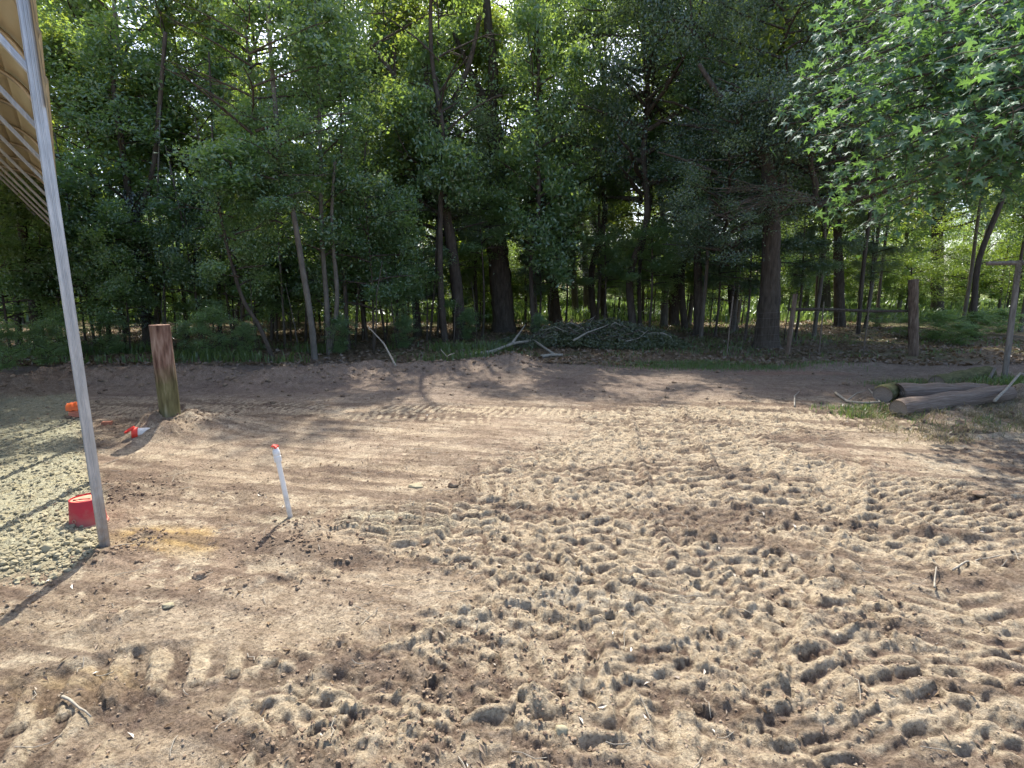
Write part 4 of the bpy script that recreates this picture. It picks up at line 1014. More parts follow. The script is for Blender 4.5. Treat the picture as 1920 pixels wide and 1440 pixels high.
def sweetgum():
    rs = np.random.RandomState(77); rnd = random.Random(77)
    B = Vector((9.6, 8.2, 0)); B.z = HZ(B.x, B.y)
    root = thing('sweetgum_tree', B, 'near sweetgum with large star-shaped leaves hanging into the picture at the upper right', 'tree')
    link('trunk', trunk_mesh([Vector((0, 0, -.2)), Vector((.05, 0, 1.5)), Vector((-.1, .1, 3.5)), Vector((0, 0, 7.4))], .2, .08, 14, seed=3), root)
    # boughs: guide pixels of their tips
    tips = [(1575, 60, 7.6), (1520, 150, 7.8), (1600, 235, 7.4), (1500, 185, 8.2), (1690, 120, 7.0), (1640, 20, 7.2), (1760, 40, 6.8), (1580, 330, 7.8), (1640, 300, 7.2), (1620, 420, 7.6), (1680, 250, 6.9), (1720, 340, 7.0), (1760, 300, 6.6),
            (1770, 215, 6.3), (1850, 130, 5.9), (1830, 260, 6.0), (1800, 60, 6.6), (1890, 90, 5.4), (1900, 210, 5.6), (1850, 20, 6.0), (1700, 200, 7.6), (1560, 110, 8.6), (1660, 390, 7.6), (1780, 150, 7.2), (1880, 290, 6.6), (1640, 160, 7.8), (1740, 90, 7.6), (1560, 20, 8.4), (1690, 30, 8.0),
            (1600, 180, 7.0), (1560, 255, 8.0), (1620, 110, 7.2), (1700, 290, 7.4), (1590, 385, 8.0), (1910, 30, 6.2), (1800, 330, 7.2), (1730, 250, 6.4), (1540, 210, 7.4), (1800, 200, 6.8)]
    tips = [AT(*t_) - B for t_ in tips]
    for _ in range(32):
        yy = rnd.uniform(8.6, 11.4); tips.append(Vector((yy * rnd.uniform(.60, .86), yy, rnd.uniform(4.6, 7.0))) - B)
    twigs = MB(); C_ = []
    for i, t in enumerate(tips):
        z = min(7.0, max(2.6, t.z + rnd.uniform(.3, 1.2)))
        s = Vector((0, 0, z)); mid = s.lerp(t, .5) + Vector((0, 0, .45)); q = s.lerp(t, .8) + Vector((0, 0, .28))
        mb = MB(); P = []
        for k in range(11):
            u = k / 10
            P.append((1 - u) ** 3 * s + 3 * (1 - u) ** 2 * u * (s.lerp(t, .33) + Vector((0, 0, .4))) + 3 * (1 - u) * u * u * (s.lerp(t, .7) + Vector((0, 0, .45))) + u ** 3 * t)
        mb.tube(P, [.035 * (1 - .8 * k / 10) for k in range(11)], 6, rough=.1)
        link('bough', mb.mesh('bough', M_BARK), root)
        for k in range(3, 11):
            for _ in range(4):
                d = Vector((rnd.uniform(-1, 1), rnd.uniform(-1, 1), rnd.uniform(-.9, .35))) * rnd.uniform(.18, .5)
                e = P[k] + d
                twigs.tube([P[k], P[k] + d * .6 + Vector((0, 0, .04)), e], [.006, .004, .003], 4, cap=False)
                C_.append(e)
                C_.append(P[k] + d * .5)
    o = link('twigs', twigs.mesh('twigs', M_TWIG), root); o['kind'] = 'stuff'
    C_ = np.array([c[:] for c in C_])
    n = 15000
    P = C_[rs.randint(0, len(C_), n)] + rs.normal(size=(n, 3)) * np.array([.10, .10, .10])
    # leaves hang from their stalks, blades facing up and outwards, tips down
    Nn = rs.normal(size=(n, 3)) * .6 + np.array([-.25, -.35, .9]); Nn /= np.linalg.norm(Nn, axis=1)[:, None]
    up = rs.normal(size=(n, 3)) * .55 + np.array([-.3, -.2, -.8])
    up -= Nn * np.sum(up * Nn, 1)[:, None]; up /= np.linalg.norm(up, axis=1)[:, None]
    sx = np.cross(up, Nn)
    S = rs.uniform(.65, 1.2, n)
    M = np.stack([sx, up, Nn], -1)       # columns
    # order by distance to the viewer's side: the largest in the photograph become single leaves
    world = P + np.array(B[:])
    rel = world - np.array([0, 0, CAM_H]); dist = np.linalg.norm(rel, axis=1)
    azim = np.arctan2(rel[:, 0], rel[:, 1])
    score = np.where((azim < R(43)) & (rel[:, 2] / rel[:, 1] < .42), dist / S, 99)
    order = np.argsort(score); single = order[:300]; rest = order[300:]
    V = np.einsum('nij,vj->nvi', M[rest] * S[rest][:, None, None], SL_V) + P[rest][:, None, :]
    F = SL_F[None] + (np.arange(len(rest)) * len(SL_V))[:, None, None]
    o = link('leaves', mesh_np('leaves', V.reshape(-1, 3), F.reshape(-1, 3), M_GUM), root); o['kind'] = 'stuff'
    lm = mesh_np('leaf', SL_V, SL_F, M_GUM)
    for i in single:
        o = bpy.data.objects.new('leaf', lm); COL.objects.link(o); o.parent = root
        m = Matrix(M[i].tolist()).to_4x4(); m.translation = Vector(P[i]); o.matrix_basis = m @ Matrix.Scale(float(S[i]), 4)
sweetgum()

# ---------------------------------------------------------------- brush pile and fallen wood
def stick(name, label, pts, r0, r1, mat, cat='branch', group=None, forks=(), rough=.15):
    b = Vector(pts[0]); mb = MB()
    P = [Vector(p) - b for p in pts]
    q = []
    for i in range(len(P) - 1):
        for k in range(3): q.append(P[i].lerp(P[i + 1], k / 3) + Vector((0, 0, random.uniform(-.006, .006))))
    q.append(P[-1]); n = len(q)
    mb.tube(q, [r0 + (r1 - r0) * i / (n - 1) for i in range(n)], 7, rough=rough, seed=random.random() * 9)
    o = link(name, mb.mesh(name, mat), None, b); tag(o, label, cat, group)
    for f in forks:
        m2 = MB(); fp = [Vector(p) - b for p in f]; m2.tube(fp, [r1 * 1.3 + (r1 * .3 - r1 * 1.3) * i / (len(fp) - 1) for i in range(len(fp))], 6, rough=.1)
        link('side_branch', m2.mesh('side_branch', mat), o)
    return o
def GZ(px, py, dz=0):
    p = onG(px, py); p.z += dz; return p
c0 = onG(1130, 655)
bp = thing('brush_pile', c0, 'wide dark heap of cut leafy branches under the trees in the middle', 'brush pile')
rs = np.random.RandomState(4)
def pile_h(x, y): return .72 * np.exp(-((x - .35) / 1.25) ** 2 - ((y - .9) / .8) ** 2) + .55 * np.exp(-((x + 1.2) / .8) ** 2 - ((y - .4) / .6) ** 2) + .3 * np.exp(-((x - 1.7) / .6) ** 2 - ((y - .4) / .6) ** 2)
for i in range(80):
    x = rs.uniform(-1.9, 2.0); y = rs.uniform(0, 1.6); a = rs.normal() * .5 + (0 if rs.rand() < .6 else 3.14); L = rs.uniform(.6, 1.5)
    P = []
    for k in range(6):
        xx = x + math.cos(a) * L * (k / 5 - .5); yy = y + math.sin(a) * L * .5 * (k / 5 - .5)
        P.append(Vector((xx, yy, max(.02, pile_h(xx, yy) * rs.uniform(.75, 1.05) + .02 + (.18 * (k / 5) ** 2 if rs.rand() < .5 else 0)))))
    m_ = MB(); m_.tube(P, [rs.uniform(.010, .026) * (1 - .14 * k) for k in range(6)], 5)
    link('cut_branch', m_.mesh('cut_branch', M_PALE if i % 5 == 0 else M_TWIG), bp)
n = 16000
x = rs.uniform(-2.2, 2.4, n); y = rs.uniform(-.25, 1.9, n); hh = pile_h(x, y)
k = hh > .06; x, y, hh = x[k], y[k], hh[k]
z = hh * (1 - .5 * rs.rand(len(x)) ** 2.2) + .04 * rs.normal(size=len(x)) + .05 * fbm(x, y, 3, 2, 1)
lm = leaf_mesh('leaves', np.stack([x, y, np.clip(z, .01, 9)], 1), rs.uniform(.025, .06, len(x)), rs.normal(size=(len(x), 3)) + np.array([0, -.2, .5]), M_BRUSH, .4)
o = link('leaves', lm, bp); o['kind'] = 'stuff'
c1 = onG(975, 650)
bp2 = thing('brush_pile', c1, 'smaller low heap of twigs left of the large brush pile, below the central oak', 'brush pile')
n = 5000; x = rs.uniform(-1.1, 1.1, n); y = rs.uniform(-.1, 1.1, n); hh = .32 * np.exp(-(x / .6) ** 2 - ((y - .45) / .45) ** 2)
lm = leaf_mesh('leaves', np.stack([x, y, hh * rs.rand(n) ** .4 + .01], 1), rs.uniform(.02, .05, n), rs.normal(size=(n, 3)) + np.array([0, -.2, .5]), M_BRUSH, .4)
o = link('leaves', lm, bp2); o['kind'] = 'stuff'
for i in range(16):
    a = rs.uniform(-.6, .6); P = [Vector((rs.uniform(-.6, .1) + math.cos(a) * .22 * k, .3 + rs.uniform(0, .5) + math.sin(a) * .15 * k, .08 + rs.rand() * .14 + .03 * k)) for k in range(4)]
    m_ = MB(); m_.tube(P, [.012, .010, .008, .004], 5); link('cut_branch', m_.mesh('cut_branch', M_PALE if i % 3 == 0 else M_TWIG), bp2)
random.seed(3)
stick('fallen_limb', 'long pale fallen limb lying left of the brush pile', [GZ(882, 668, .03), GZ(925, 664, .06), GZ(960, 657, .18), GZ(1000, 652, .20), GZ(1040, 668, .04)], .045, .03, M_PALE, forks=[[GZ(960, 657, .18), GZ(975, 650, .4), GZ(985, 650, .62)]])
stick('fallen_limb', 'short thick pale cut limb on the dirt in front of the brush pile', [GZ(1015, 672, .04), GZ(1035, 670, .05), GZ(1055, 670, .05)], .05, .035, M_PALE)
stick('fallen_limb', 'pale limb sticking out over the top of the brush pile', [GZ(1075, 660, .3), GZ(1100, 655, .45), GZ(1140, 650, .62)], .03, .012, M_PALE)
stick('sloping_stick', 'bare pale stick sloping down over the left spoil bank', [GZ(742, 692, .15), Vector(AT(720, 645, 10.6)), Vector(AT(690, 612, 10.9))], .022, .010, M_PALE)
stick('sloping_stick', 'thin stick poking from the middle of the spoil bank', [GZ(852, 690, .2), Vector(AT(838, 668, 10.3)), Vector(AT(826, 655, 10.5))], .012, .006, M_PALE)
stick('curved_branch', 'thin curved pale branch lying on the dirt left of the logs', [GZ(1566, 740, .03), GZ(1588, 755, .02), GZ(1620, 762, .03), GZ(1650, 757, .03), GZ(1628, 736, .05)], .022, .010, M_PALE, forks=[[GZ(1588, 755, .03), GZ(1605, 745, .06), GZ(1622, 738, .05)]])
stick('small_branch', 'small crooked twig standing up from the dirt left of the curved branch', [GZ(1490, 762, .0), GZ(1489, 750, .06), GZ(1498, 740, .05)], .012, .005, M_PALE)
stick('root', 'pale curved root lying across the end of the front log', [GZ(1862, 770, .12), GZ(1880, 757, .2), GZ(1905, 745, .25), GZ(1935, 735, .2)], .02, .014, M_PALE)
for pts, lab in [([(1450, 1110), (1490, 1080), (1540, 1060), (1600, 1045)], 'long thin dry root on the churned ground at lower right'), ([(1750, 1115), (1751, 1098), (1753, 1078)], 'thin pale twig standing near the right edge of the rough ground'), ([(118, 1312), (140, 1330), (172, 1352)], 'thin pale twig lying at the lower left of the picture')]:
    if pts[0][0] == 1450: pts = [(1785, 1075), (1810, 1060), (1850, 1050), (1915, 1042)]
    stick('dry_twig', lab, [GZ(a, b, .02) for a, b in pts], .006, .003, M_PALE)

# ---------------------------------------------------------------- old logs at the right
def log(name, label, a, b, r0, r1, mat, notch=False):
    a = Vector(a); b = Vector(b); n = 28; m = 26
    root = thing(name, a, label, 'log')
    d = (b - a); L = d.length; d.normalize()
    rot = d.to_track_quat('X', 'Z').to_matrix().to_4x4()
    mb = MB(); pts = [Vector((L * k / m, 0, .01 * math.sin(k * .7))) for k in range(m + 1)]
    mb.tube(pts, [(r0 + (r1 - r0) * k / m) * (1 - (.06 if k == 0 else 0)) for k in range(m + 1)], n, rough=.035, cap=False, seed=L)
    o = link('log_body', edge_smooth(mb.mesh('log_body', mat)), root); o.matrix_basis = rot
    for x_, rr, nm in ((.012, r0, 'cut_end'), (L - .012, r1, 'cut_end')):
        e = MB(); V = [Vector((x_, 0, 0))]; F = []
        for ring in (.35, .7, .97):
            for j in range(n):
                an = 2 * math.pi * j / n
                V.append(Vector((x_ + (.012 if ring < .8 else 0) * mnoise.noise(Vector((j, ring * 9, L))) + (.05 if notch and ring < .8 and x_ < .1 else 0), math.cos(an) * rr * ring, math.sin(an) * rr * ring)))
        for j in range(n):
            F.append((0, 1 + j, 1 + (j + 1) % n))
            for q in (0, 1): F.append((1 + q * n + j, 1 + (q + 1) * n + j, 1 + (q + 1) * n + (j + 1) % n, 1 + q * n + (j + 1) % n))
        e.add(V, F); eo = link(nm, e.mesh(nm, M_CUT), root); eo.matrix_basis = rot
    return root
M_MOSS = basic('mossy_log', [(.3, (.05, .055, .025)), (.6, (.13, .125, .06)), (.8, (.24, .22, .13))], (6, 22, 22), .95, .8, 0, 60, .1, .012)
A = onG(1688, 782); Bq = onG(1885, 752)
log('front_log', 'front brown round log at the right with its cut end facing the camera', A + Vector((0, .06, .10)), Bq + Vector((.1, .1, .10)), .125, .12, M_LOG)
A2 = onG(1694, 756); B2 = onG(1870, 738)
log('hollow_log', 'second log just behind the front one, with a hollow notched end', A2 + Vector((.02, .15, .115)), B2 + Vector((.1, .3, .12)), .145, .12, M_LOG, True)
A3 = onG(1672, 758)
log('mossy_stub', 'short moss-covered dark log end left of the hollow log', A3 + Vector((-.02, .18, .10)), A3 + Vector((.5, .62, .09)), .13, .11, M_MOSS)
A4 = onG(1755, 722); B4 = onG(1850, 706)
log('half_buried_log', 'moss-grown half-buried log behind the other logs', A4 + Vector((0, 0, .03)), B4 + Vector((0, 0, .06)), .13, .15, M_MOSS)

# ---------------------------------------------------------------- posts and fence at the right
def roundpost(name, label, base, top, r0, r1, mat, cat='post', rough=.08, n=16):
    b = Vector(base); root = b; mb = MB(); t = Vector(top) - b
    m = 14; pts = [Vector((0, 0, -.2))] + [t * (k / m) for k in range(m + 1)]
    mb.tube(pts, [r0] + [r0 + (r1 - r0) * k / m for k in range(m + 1)], n, rough=rough, seed=b.x)
    o = link(name, edge_smooth(mb.mesh(name, mat)), None, b); tag(o, label, cat); return o
M_OLDPOST = basic('old_post_wood', [(.3, (.07, .05, .038)), (.55, (.17, .125, .095)), (.8, (.33, .28, .22))], (22, 22, 4), .95, .8, 0, 50, .1, .012)
gb = onG(1712, 668); gt = AT(1713, 524, gb.y)
roundpost('gate_post', 'thick old wooden gate post with a ragged top, standing alone at the right', gb, gt, 10 * mpp(gb.y) * sec(gb), 10 * mpp(gb.y) * sec(gb), M_OLDPOST, rough=.12)
bb = onG(1883, 712)
br = thing('brace_post', bb, 'grey leaning corner post carrying a level rail at the right edge', 'fence post')
def part(name, mb, mat, root, smooth=True): return link(name, edge_smooth(mb.mesh(name, mat, smooth)), root)
M_GREYPOST = basic('grey_post_wood', [(.3, (.12, .10, .085)), (.7, (.30, .27, .235))], (22, 22, 4), .95, .7, 0, 50, .1, .01)
mb = MB(); tp = AT(1911, 488, bb.y) - bb; mb.tube([Vector((0, 0, -.2)), Vector((0, 0, 0)), tp * .33, tp * .66, tp], [6.2 * mpp(bb.y) * sec(bb)] * 5, 14, rough=.12); part('post', mb, M_GREYPOST, br)
mb = MB(); a_ = AT(1850, 494, bb.y + .15) - bb; b_ = AT(2000, 492, bb.y - .2) - bb; mb.tube([a_, a_.lerp(b_, .3), a_.lerp(b_, .6), b_], [.035, .04, .045, .05], 10, rough=.2); part('rail', mb, M_GREYPOST, br)
mb = MB()
for k in range(6):
    pts = [tp * (.97 - .03 * j) + Vector((.06 * math.cos(j * 1.9 + k), .06 * math.sin(j * 1.9 + k) - .02, .02 * k)) for j in range(7)]
    mb.tube(pts, .004, 4)
part('wire_wrap', mb, M_WIRE, br)
sb = onG(1852, 716); st = AT(1866, 689, sb.y)
roundpost('leaning_stake', 'short thin stake leaning to the right behind the logs', sb, st, .025, .022, M_GREYPOST, 'stake', n=8)
# wire fence left of the gate post
f0 = gb + Vector((0, .05, 0)); f1 = onG(1362, 668)
fence = thing('wire_fence', f1, 'sagging see-through wire mesh fence running left from the gate post', 'fence')
def fp(u): 
    p = f1.lerp(f0, u); p.z = HZ(p.x, p.y); return p - f1
H_F = 1.12
for u, h_, r_, mt in ((0, 1.45, .018, M_WIRE), (.33, 1.5, .055, M_OLDPOST), (.50, 1.3, .016, M_WIRE), (.74, 1.2, .016, M_WIRE)):
    mb = MB(); p = fp(u); l = random.uniform(-.06, .06); mb.tube([p + Vector((0, 0, -.2)), p + Vector((l * .5, 0, h_ * .5)), p + Vector((l, 0, h_))], r_, 8, rough=.08); part('fence_post', mb, mt, fence)
ra = AT(1478, 580, gb.y + .12) - f1; rb_ = AT(1706, 583, gb.y + .10) - f1
mb = MB(); mb.tube([ra, ra.lerp(rb_, .3) + Vector((0, 0, .01)), ra.lerp(rb_, .7) - Vector((0, 0, .015)), rb_], [.04, .036, .034, .03], 9, rough=.15); part('rail', mb, M_BARK, fence)
for i, z in enumerate((.08, .22, .38, .56, .76, .98, H_F)):
    mb = MB(); pts = []
    for k in range(19):
        u = k / 18; sag = .06 * math.sin(math.pi * ((u * 3) % 1)) * (z / H_F)
        pts.append(fp(u) + Vector((0, .02 * math.sin(k * 1.3 + i), z - sag)))
    mb.tube(pts, .0032, 3, cap=False); part('strand', mb, M_WIRE, fence)
for k in range(30):
    u = (k + .5) / 30; p = fp(u); sag = .06 * math.sin(math.pi * ((u * 3) % 1)); mb = MB()
    mb.tube([p + Vector((0, 0, .05)), p + Vector((.01, 0, .5)), p + Vector((0, 0, H_F - sag))], .0025, 3, cap=False); part('stay_wire', mb, M_WIRE, fence)
f2 = bb + Vector((.02, 0, 0)); f3 = onG(2060, 700)
fence2 = thing('wire_fence', f2, 'slack wire strands running right from the leaning corner post', 'fence')
for z in (.4, .8, 1.2, 1.6):
    mb = MB(); d = f3 - f2; mb.tube([Vector((0, 0, z)) + d * (k / 6) + Vector((0, 0, -.05 * math.sin(math.pi * k / 6))) for k in range(7)], .003, 3, cap=False); part('strand', mb, M_WIRE, fence2)

# ---------------------------------------------------------------- short wooden post, pipe, riser
pb = POSTG.copy(); pb.z = HZ(pb.x, pb.y) - .12
ptop = AT(299, 609, POSTG.y)
roundpost('wooden_post', 'short stout wooden post set in a heap of earth, brown above and mossy green below', pb, ptop, 17 * mpp(POSTG.y), 16.6 * mpp(POSTG.y), M_POST, rough=.03, n=28)
pa = G(250, 812, .10); pc = G(300, 823); pc.z = HZ(pc.x, pc.y) - .10
pr = thing('drain_pipe', pa, 'white plastic pipe with red cap ring poking out of the earth by the post', 'pipe')
ax = (pc - pa); ax.normalize(); Mx = ax.to_track_quat('Z', 'Y').to_matrix().to_4x4()
mb = MB(); mb.lathe([(.044, .0), (.053, .0), (.053, .46)], 24, Mx); part('pipe_wall', mb, M_PVC, pr)
mb = MB(); mb.lathe([(.044, .002), (.036, .004), (.036, .3), (.044, .3)], 24, Mx); part('pipe_bore', mb, M_PVC, pr)
mb = MB(); mb.lathe([(.050, -.012), (.062, -.012), (.064, .01), (.062, .045), (.054, .045)], 24, Mx); part('cap_ring', mb, M_REDV, pr)
mb = MB(); Mk = Mx @ Matrix.Translation((.0, .035, -.03)) @ Matrix.Rotation(R(55), 4, 'X'); mb.lathe([(.0, .006), (.05, .006), (.058, 0), (.058, -.014), (.05, -.014), (.048, -.004), (0, -.004)], 24, Mk); part('cap', mb, M_REDV, pr)
vb = PVCG.copy(); vb.z = HZ(vb.x, vb.y)
vr = thing('water_riser', vb, 'thin white plastic riser pipe with a red-handled tap on top', 'pipe')
vt = AT(518, 848, PVCG.y - .02) - vb; rp = 4.4 * mpp(PVCG.y)
mb = MB(); mb.tube([Vector((0, 0, -.15)), Vector((0, 0, 0)), vt * .5, vt], rp, 16); part('riser', mb, M_PVC, vr)
dv = vt.normalized(); Mv = Matrix.Translation(vt) @ dv.to_track_quat('Z', 'Y').to_matrix().to_4x4()
mb = MB(); mb.lathe([(.0, -.07), (rp * 1.45, -.07), (rp * 1.5, -.066), (rp * 1.5, -.03), (rp * 1.25, -.025), (rp * 1.5, -.01), (rp * 1.4, .012), (rp * .9, .026), (0, .03)], 20, Mv); part('coupling', mb, M_PVC, vr)
mb = MB(); Mh = Mv @ Matrix.Translation((-.012, 0, .012)) @ Matrix.Rotation(R(90), 4, 'Y'); mb.lathe([(0, -.04), (rp * .9, -.04), (rp * .95, -.02), (rp * .95, .02), (0, .022)], 16, Mh); part('spout', mb, M_PVC, vr)
mb = MB(); Mh2 = Mv @ Matrix.Translation((0, 0, .036)); mb.lathe([(0, -.01), (.008, -.01), (.008, .008), (0, .008)], 12, Mh2)
for k in range(2): mb.box(Mv @ Matrix.Translation((0, 0, .046)) @ Matrix.Rotation(R(25 + 90 * k), 4, 'Z') @ Matrix.Rotation(R(12), 4, 'Y'), .052, .013, .008)
part('handle', mb, M_REDV, vr, False)
mb = MB(); mb.box(Mv @ Matrix.Translation((-.045, 0, .022)), .02, .026, .034); part('tap_nose', mb, M_REDV, vr, False)

# ---------------------------------------------------------------- upturned bucket
bc = onG(167, 982)
bk = thing('bucket', bc, 'upturned red plastic bucket standing on the gravel beside the steel leg', 'bucket')
rb = 36 * mpp(bc.y) * .80; hb = .20; rt = rb * .86
mb = MB(); mb.lathe([(rb, .018), (rb * .985, .03), (rt * 1.0, hb - .012), (rt * .975, hb), (rt * .93, hb + .002), (rt * .91, hb - .008)], 48); part('wall', mb, M_RED, bk)
mb = MB(); mb.lathe([(rb * 1.0, .0), (rb * 1.07, .0), (rb * 1.08, .008), (rb * 1.06, .019), (rb * .99, .021)], 48); part('rim', mb, M_DUST, bk)
mb = MB(); mb.lathe([(rt * .912, hb - .009), (rt * .60, hb - .008), (rt * .57, hb - .004), (rt * .2, hb - .004), (0, hb - .004)], 48); part('base', mb, M_REDLT, bk)
M_DARK = basic('dark_hole', [(.4, (.05, .02, .02)), (.6, (.09, .04, .03))], (9, 9, 9), .9, .1)
mb = MB(); mb.box(Matrix.Translation((-rt * .45, -rt * .35, hb - .005)), .03, .012, .006); mb.box(Matrix.Translation((rt * .1, -rt * .2, hb - .003)) @ Matrix.Rotation(.2, 4, 'Z'), .075, .010, .006)
part('slot', mb, M_DARK, bk, False)
mb = MB(); Ms = Matrix.Translation((-rb * .1, -rb * .955, hb * .33)) @ Matrix.Rotation(R(90 + 6), 4, 'X'); mb.lathe([(.009, 0), (.014, 0), (.014, .004), (.009, .004)], 16, Ms); part('emblem', mb, M_DUST, bk)

# ---------------------------------------------------------------- orange things, brick, odd clods
oc = G(146, 783); oc.z = HZ(oc.x, oc.y)
u = mpp(oc.y)
orr = thing('orange_pad', oc, 'bright orange rounded pad over a ridged pale orange block behind the steel leg', 'orange block', rz=R(35))
mb = MB()
for k in range(4): mb.box(Matrix.Translation((0, 0, .012 + k * .021)) @ Matrix.Rotation(R(2 * (k % 2)), 4, 'Z'), 24 * u, 18 * u, .017)
part('ridged_block', mb, M_ORANGE2, orr, False)
mb = MB(); V = []; F = []; nx, ny = 14, 10
for i in range(nx):
    for j in range(ny):
        a = math.pi * j / (ny - 1); xx = (i / (nx - 1) - .5) * 30 * u
        rr_ = 1 - .25 * abs(2 * i / (nx - 1) - 1) ** 4
        V.append((xx, -math.cos(a) * 12 * u * rr_, .095 + math.sin(a) * 14 * u * rr_ * (1 + .12 * math.sin(i * 2.1)) + .008 * math.sin(i * 1.7 + j)))
for i in range(nx - 1):
    for j in range(ny - 1): F.append((i * ny + j, (i + 1) * ny + j, (i + 1) * ny + j + 1, i * ny + j + 1))
F.append(tuple(range(ny))); F.append(tuple(range((nx - 1) * ny, nx * ny))[::-1]); F.append(tuple([i * ny for i in range(nx)][::-1] + [i * ny + ny - 1 for i in range(nx)]))
mb.add(V, F); part('rounded_top', mb, M_ORANGE, orr)
b_ = onG(201, 795); mb = MB(); mb.box(Matrix.Rotation(.3, 4, 'Z') @ Matrix.Translation((0, 0, .02)), .10, .07, .055)
o = link('brick', mb.mesh('brick', M_BRICK, False), None, b_); tag(o, 'small red brick lying between the steel leg and the wooden post', 'brick')
def rock(px, py, s, label, mat, cat='clod', fl=.6, sub=3):
    import bmesh
    p = onG(px, py); bm = bmesh.new(); bmesh.ops.create_icosphere(bm, subdivisions=sub, radius=1); sd = random.random() * 90
    for v in bm.verts:
        c = v.co.copy(); f = 1 + .35 * mnoise.noise(c * 1.3 + Vector((sd, 0, 0))) + .16 * mnoise.noise(c * 4 + Vector((sd, 0, 0))) + .07 * mnoise.noise(c * 10 + Vector((sd, 0, 0)))
        v.co = Vector((c.x * f * s, c.y * f * s * .8, c.z * f * s * fl))
    me = bpy.data.meshes.new('rock'); bm.to_mesh(me); bm.free(); me.materials.append(mat); me.polygons.foreach_set('use_smooth', [True] * len(me.polygons))
    o = link(cat if cat == 'stone' else 'earth_clod', me, None, p + Vector((0, 0, s * fl * .35))); tag(o, label, cat); return o
rock(850, 912, .045, 'dark clod alone on the edge of the rough tyre-marked ground, centre left', M_CLOD)
rock(780, 912, .06, 'flat pale crust of earth left of the dark clod', M_STONE, 'clod', .25)
rock(316, 1138, .03, 'small white stone on the smooth dirt below the steel leg', M_STONE, 'stone', .4)
rock(214, 1152, .022, 'small dark stone left of the small white stone', M_CLOD, 'stone')
rock(1052, 1375, .028, 'white stone in a tyre rut at the bottom centre', M_STONE, 'stone', .8)
rock(89, 1032, .036, 'largest angular pale stone in the gravel left of the steel leg', M_STONE, 'stone', .9, 2)
rock(150, 1015, .030, 'rounded pale stone just left of the foot of the steel leg', M_STONE, 'stone', .7, 2)
rock(375, 1082, .04, 'brown clod on the churned edge right of the steel leg', M_CLOD)
rock(1835, 935, .05, 'dark flat clod near the right edge of the dirt', M_CLOD, 'clod', .4)

# ---------------------------------------------------------------- carport
EAVE, BR = 3.60, 2.87
base = LEG0.copy(); base.z = 0
cp = thing('carport', base, 'tan metal carport with a row of galvanised legs and slanting braces at the left edge', 'carport')
def cw(s, t, z): return LU * s + LV * t + Vector((0, 0, z))
def basis(): return Matrix(((LU.x, LV.x, 0, 0), (LU.y, LV.y, 0, 0), (0, 0, 1, 0), (0, 0, 0, 1)))
Bz = basis()
LW = 22.5 * mpp(LEG0.y) * .68      # leg width
def channel(mb, P0, P1, w_, d_, up, rib=True):
    """square tube with two grooves on its faces"""
    P0, P1 = Vector(P0), Vector(P1); t = (P1 - P0).normalized(); a = (up - t * up.dot(t)).normalized(); b = t.cross(a)
    h, k = w_ / 2, d_ / 2; g = w_ * .035
    prof = []
    def face(p, q, n):
        L = [0, .06, .27, .31, .39, .43, .57, .61, .69, .73, .94, 1]; D = [0, 0, 0, -1, -1, 0, 0, -1, -1, 0, 0, 0]
        for l, dd in list(zip(L, D))[:-1]: prof.append(tuple(p[i] + (q[i] - p[i]) * l + n[i] * dd * g * 1.6 for i in (0, 1)))
    r = .12 * h
    face((-h + r, -k), (h - r, -k), (0, 1)); face((h, -k + r), (h, k - r), (-1, 0)); face((h - r, k), (-h + r, k), (0, -1)); face((-h, k - r), (-h, -k + r), (1, 0))
    n = len(prof); V = [P0 + a * x_ + b * y_ for x_, y_ in prof] + [P1 + a * x_ + b * y_ for x_, y_ in prof]
    F = [(i, (i + 1) % n, n + (i + 1) % n, n + i) for i in range(n)]
    F.append(tuple(range(n))[::-1]); F.append(tuple(range(n, 2 * n))); mb.add(V, F)
WID = 6.0
def roofprof(t, off=0):
    """height of the roof bow over the distance from the legs: rounded shoulder, then a shallow slope up to the ridge"""
    rad = .55; sl = math.tan(R(14))
    tt = t if t < WID / 2 else WID - t
    if tt < rad:
        q = 1 - tt / rad; return EAVE + .55 * math.sqrt(max(0, 1 - q * q)) + off
    return EAVE + .55 + (tt - rad) * sl + off
legm = MB(); channel(legm, (0, 0, -.3), (0, 0, EAVE + .02), LW, LW, LU); legmesh = edge_smooth(legm.mesh('leg', M_GALV, False))
brm = MB(); channel(brm, Bz @ Vector((0, .01, 0)), Bz @ Vector((0, 1.02, roofprof(1.02) - BR - .03)), LW * .62, LW * .62, LU); brmesh = brm.mesh('brace', M_GALV, False)
bw = MB(); pts = []
for k in range(11): 
    an = math.pi / 2 * k / 10; pts.append(Bz @ Vector((0, .55 * (1 - math.cos(an)), EAVE + .55 * math.sin(an))))
pts += [Bz @ Vector((0, t, roofprof(t))) for t in (1, 2, 3, 4, 5, 5.45)]
for k in range(11):
    an = math.pi / 2 * k / 10; pts.append(Bz @ Vector((0, WID - .55 * (1 - math.sin(an)), EAVE + .55 * math.cos(an))))
M_BOW = basic('bow_steel', [(.3, (.40, .35, .27)), (.7, (.52, .45, .34))], (9, 9, 9), .4, .05, .6, 60, .5, .002)
bw.tube(pts, LW * .52, 8); bowmesh = bw.mesh('bow', M_BOW, True)
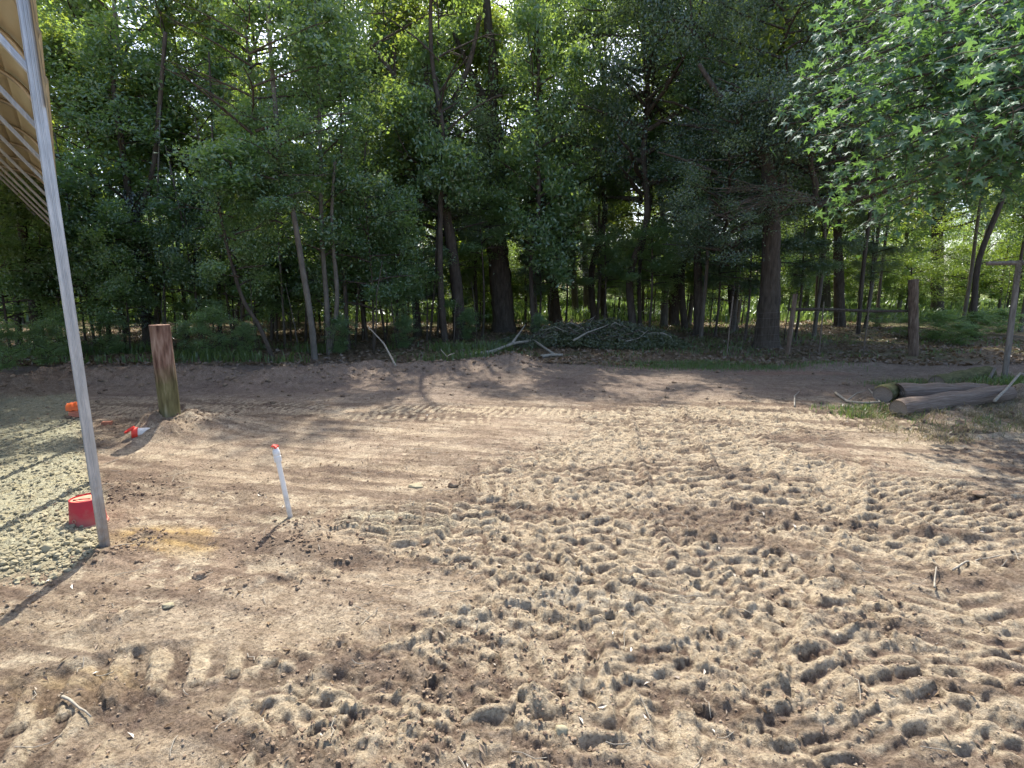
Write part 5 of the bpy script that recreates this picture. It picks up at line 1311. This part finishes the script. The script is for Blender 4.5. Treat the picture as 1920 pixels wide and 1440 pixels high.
for i in range(N_LEG):
    p = LU * (i * BAY)
    g = HZ(LEG0.x + p.x, LEG0.y + p.y) if i else HZ(LEG0.x, LEG0.y)
    o = link('leg', legmesh, cp, p)
    link('brace', brmesh, cp, p + Vector((0, 0, BR)) + LU * (LW * .0))
    link('bow', bowmesh, cp, p)
    o = link('leg', legmesh, cp, p + LV * WID)
    o = link('brace', brmesh, cp, p + LV * WID + Vector((0, 0, BR))); o.rotation_euler = (0, 0, math.pi); 
M_SCREW = basic('screw_head', [(.4, (.30, .24, .16)), (.6, (.36, .29, .2))], (9, 9, 9), .5, .05, .3)
# sheets: long ribbed panels laid lengthwise, each overlapping the one below
def sheet(t0, t1, name, side=False):
    """ribbed sheet across [t0,t1] of the roof profile (or of the side wall height)"""
    mb = MB(); n = 40; L0, L1 = -.12, (N_LEG - 1) * BAY + .12; prof = []
    for k in range(n + 1):
        f = k / n; rib = .016 * max(0, 1 - abs(((f * 4) % 1) - .5) / .11) ** .6 if f < .99 else .004
        if side: prof.append((-LW * .5 - .012 - rib, t0 + (t1 - t0) * f))
        else:
            t = t0 + (t1 - t0) * f; z = roofprof(t); e = .004
            dz = (roofprof(min(WID, t + e)) - roofprof(max(0, t - e))) / (2 * e); nn = Vector((-dz, 1)).normalized()
            prof.append((t + nn.x * (LW * .5 + .012 + rib), z + nn.y * (LW * .5 + .012 + rib)))
    m = 4; V = []; F = []; th = .0015
    for lay in (0, 1):
        for j in range(m + 1):
            s = L0 + (L1 - L0) * j / m
            for (a, b) in prof: V.append(Bz @ Vector((s, a - (th if side else 0) * lay, b + (0 if side else th) * lay)))
    N_ = n + 1
    for j in range(m):
        for k in range(n):
            F.append((j * N_ + k, j * N_ + k + 1, (j + 1) * N_ + k + 1, (j + 1) * N_ + k))
            o_ = (m + 1) * N_; F.append((o_ + j * N_ + k, o_ + (j + 1) * N_ + k, o_ + (j + 1) * N_ + k + 1, o_ + j * N_ + k + 1))
    mb.add(V, F); return link(name, edge_smooth(mb.mesh(name, M_TAN), 25), cp)
cuts = [0.0, .9, 1.8, 2.7, 3.0, 3.3, 4.2, 5.1, 6.0]
cuts = [0.0, .75, 1.5, 2.25, 3.0, 3.75, 4.5, 5.25, 6.0]
for i in range(len(cuts) - 1): sheet(cuts[i], cuts[i + 1] , 'roof_sheet')
sheet(2.70, EAVE + .06, 'side_sheet', True)
o = None
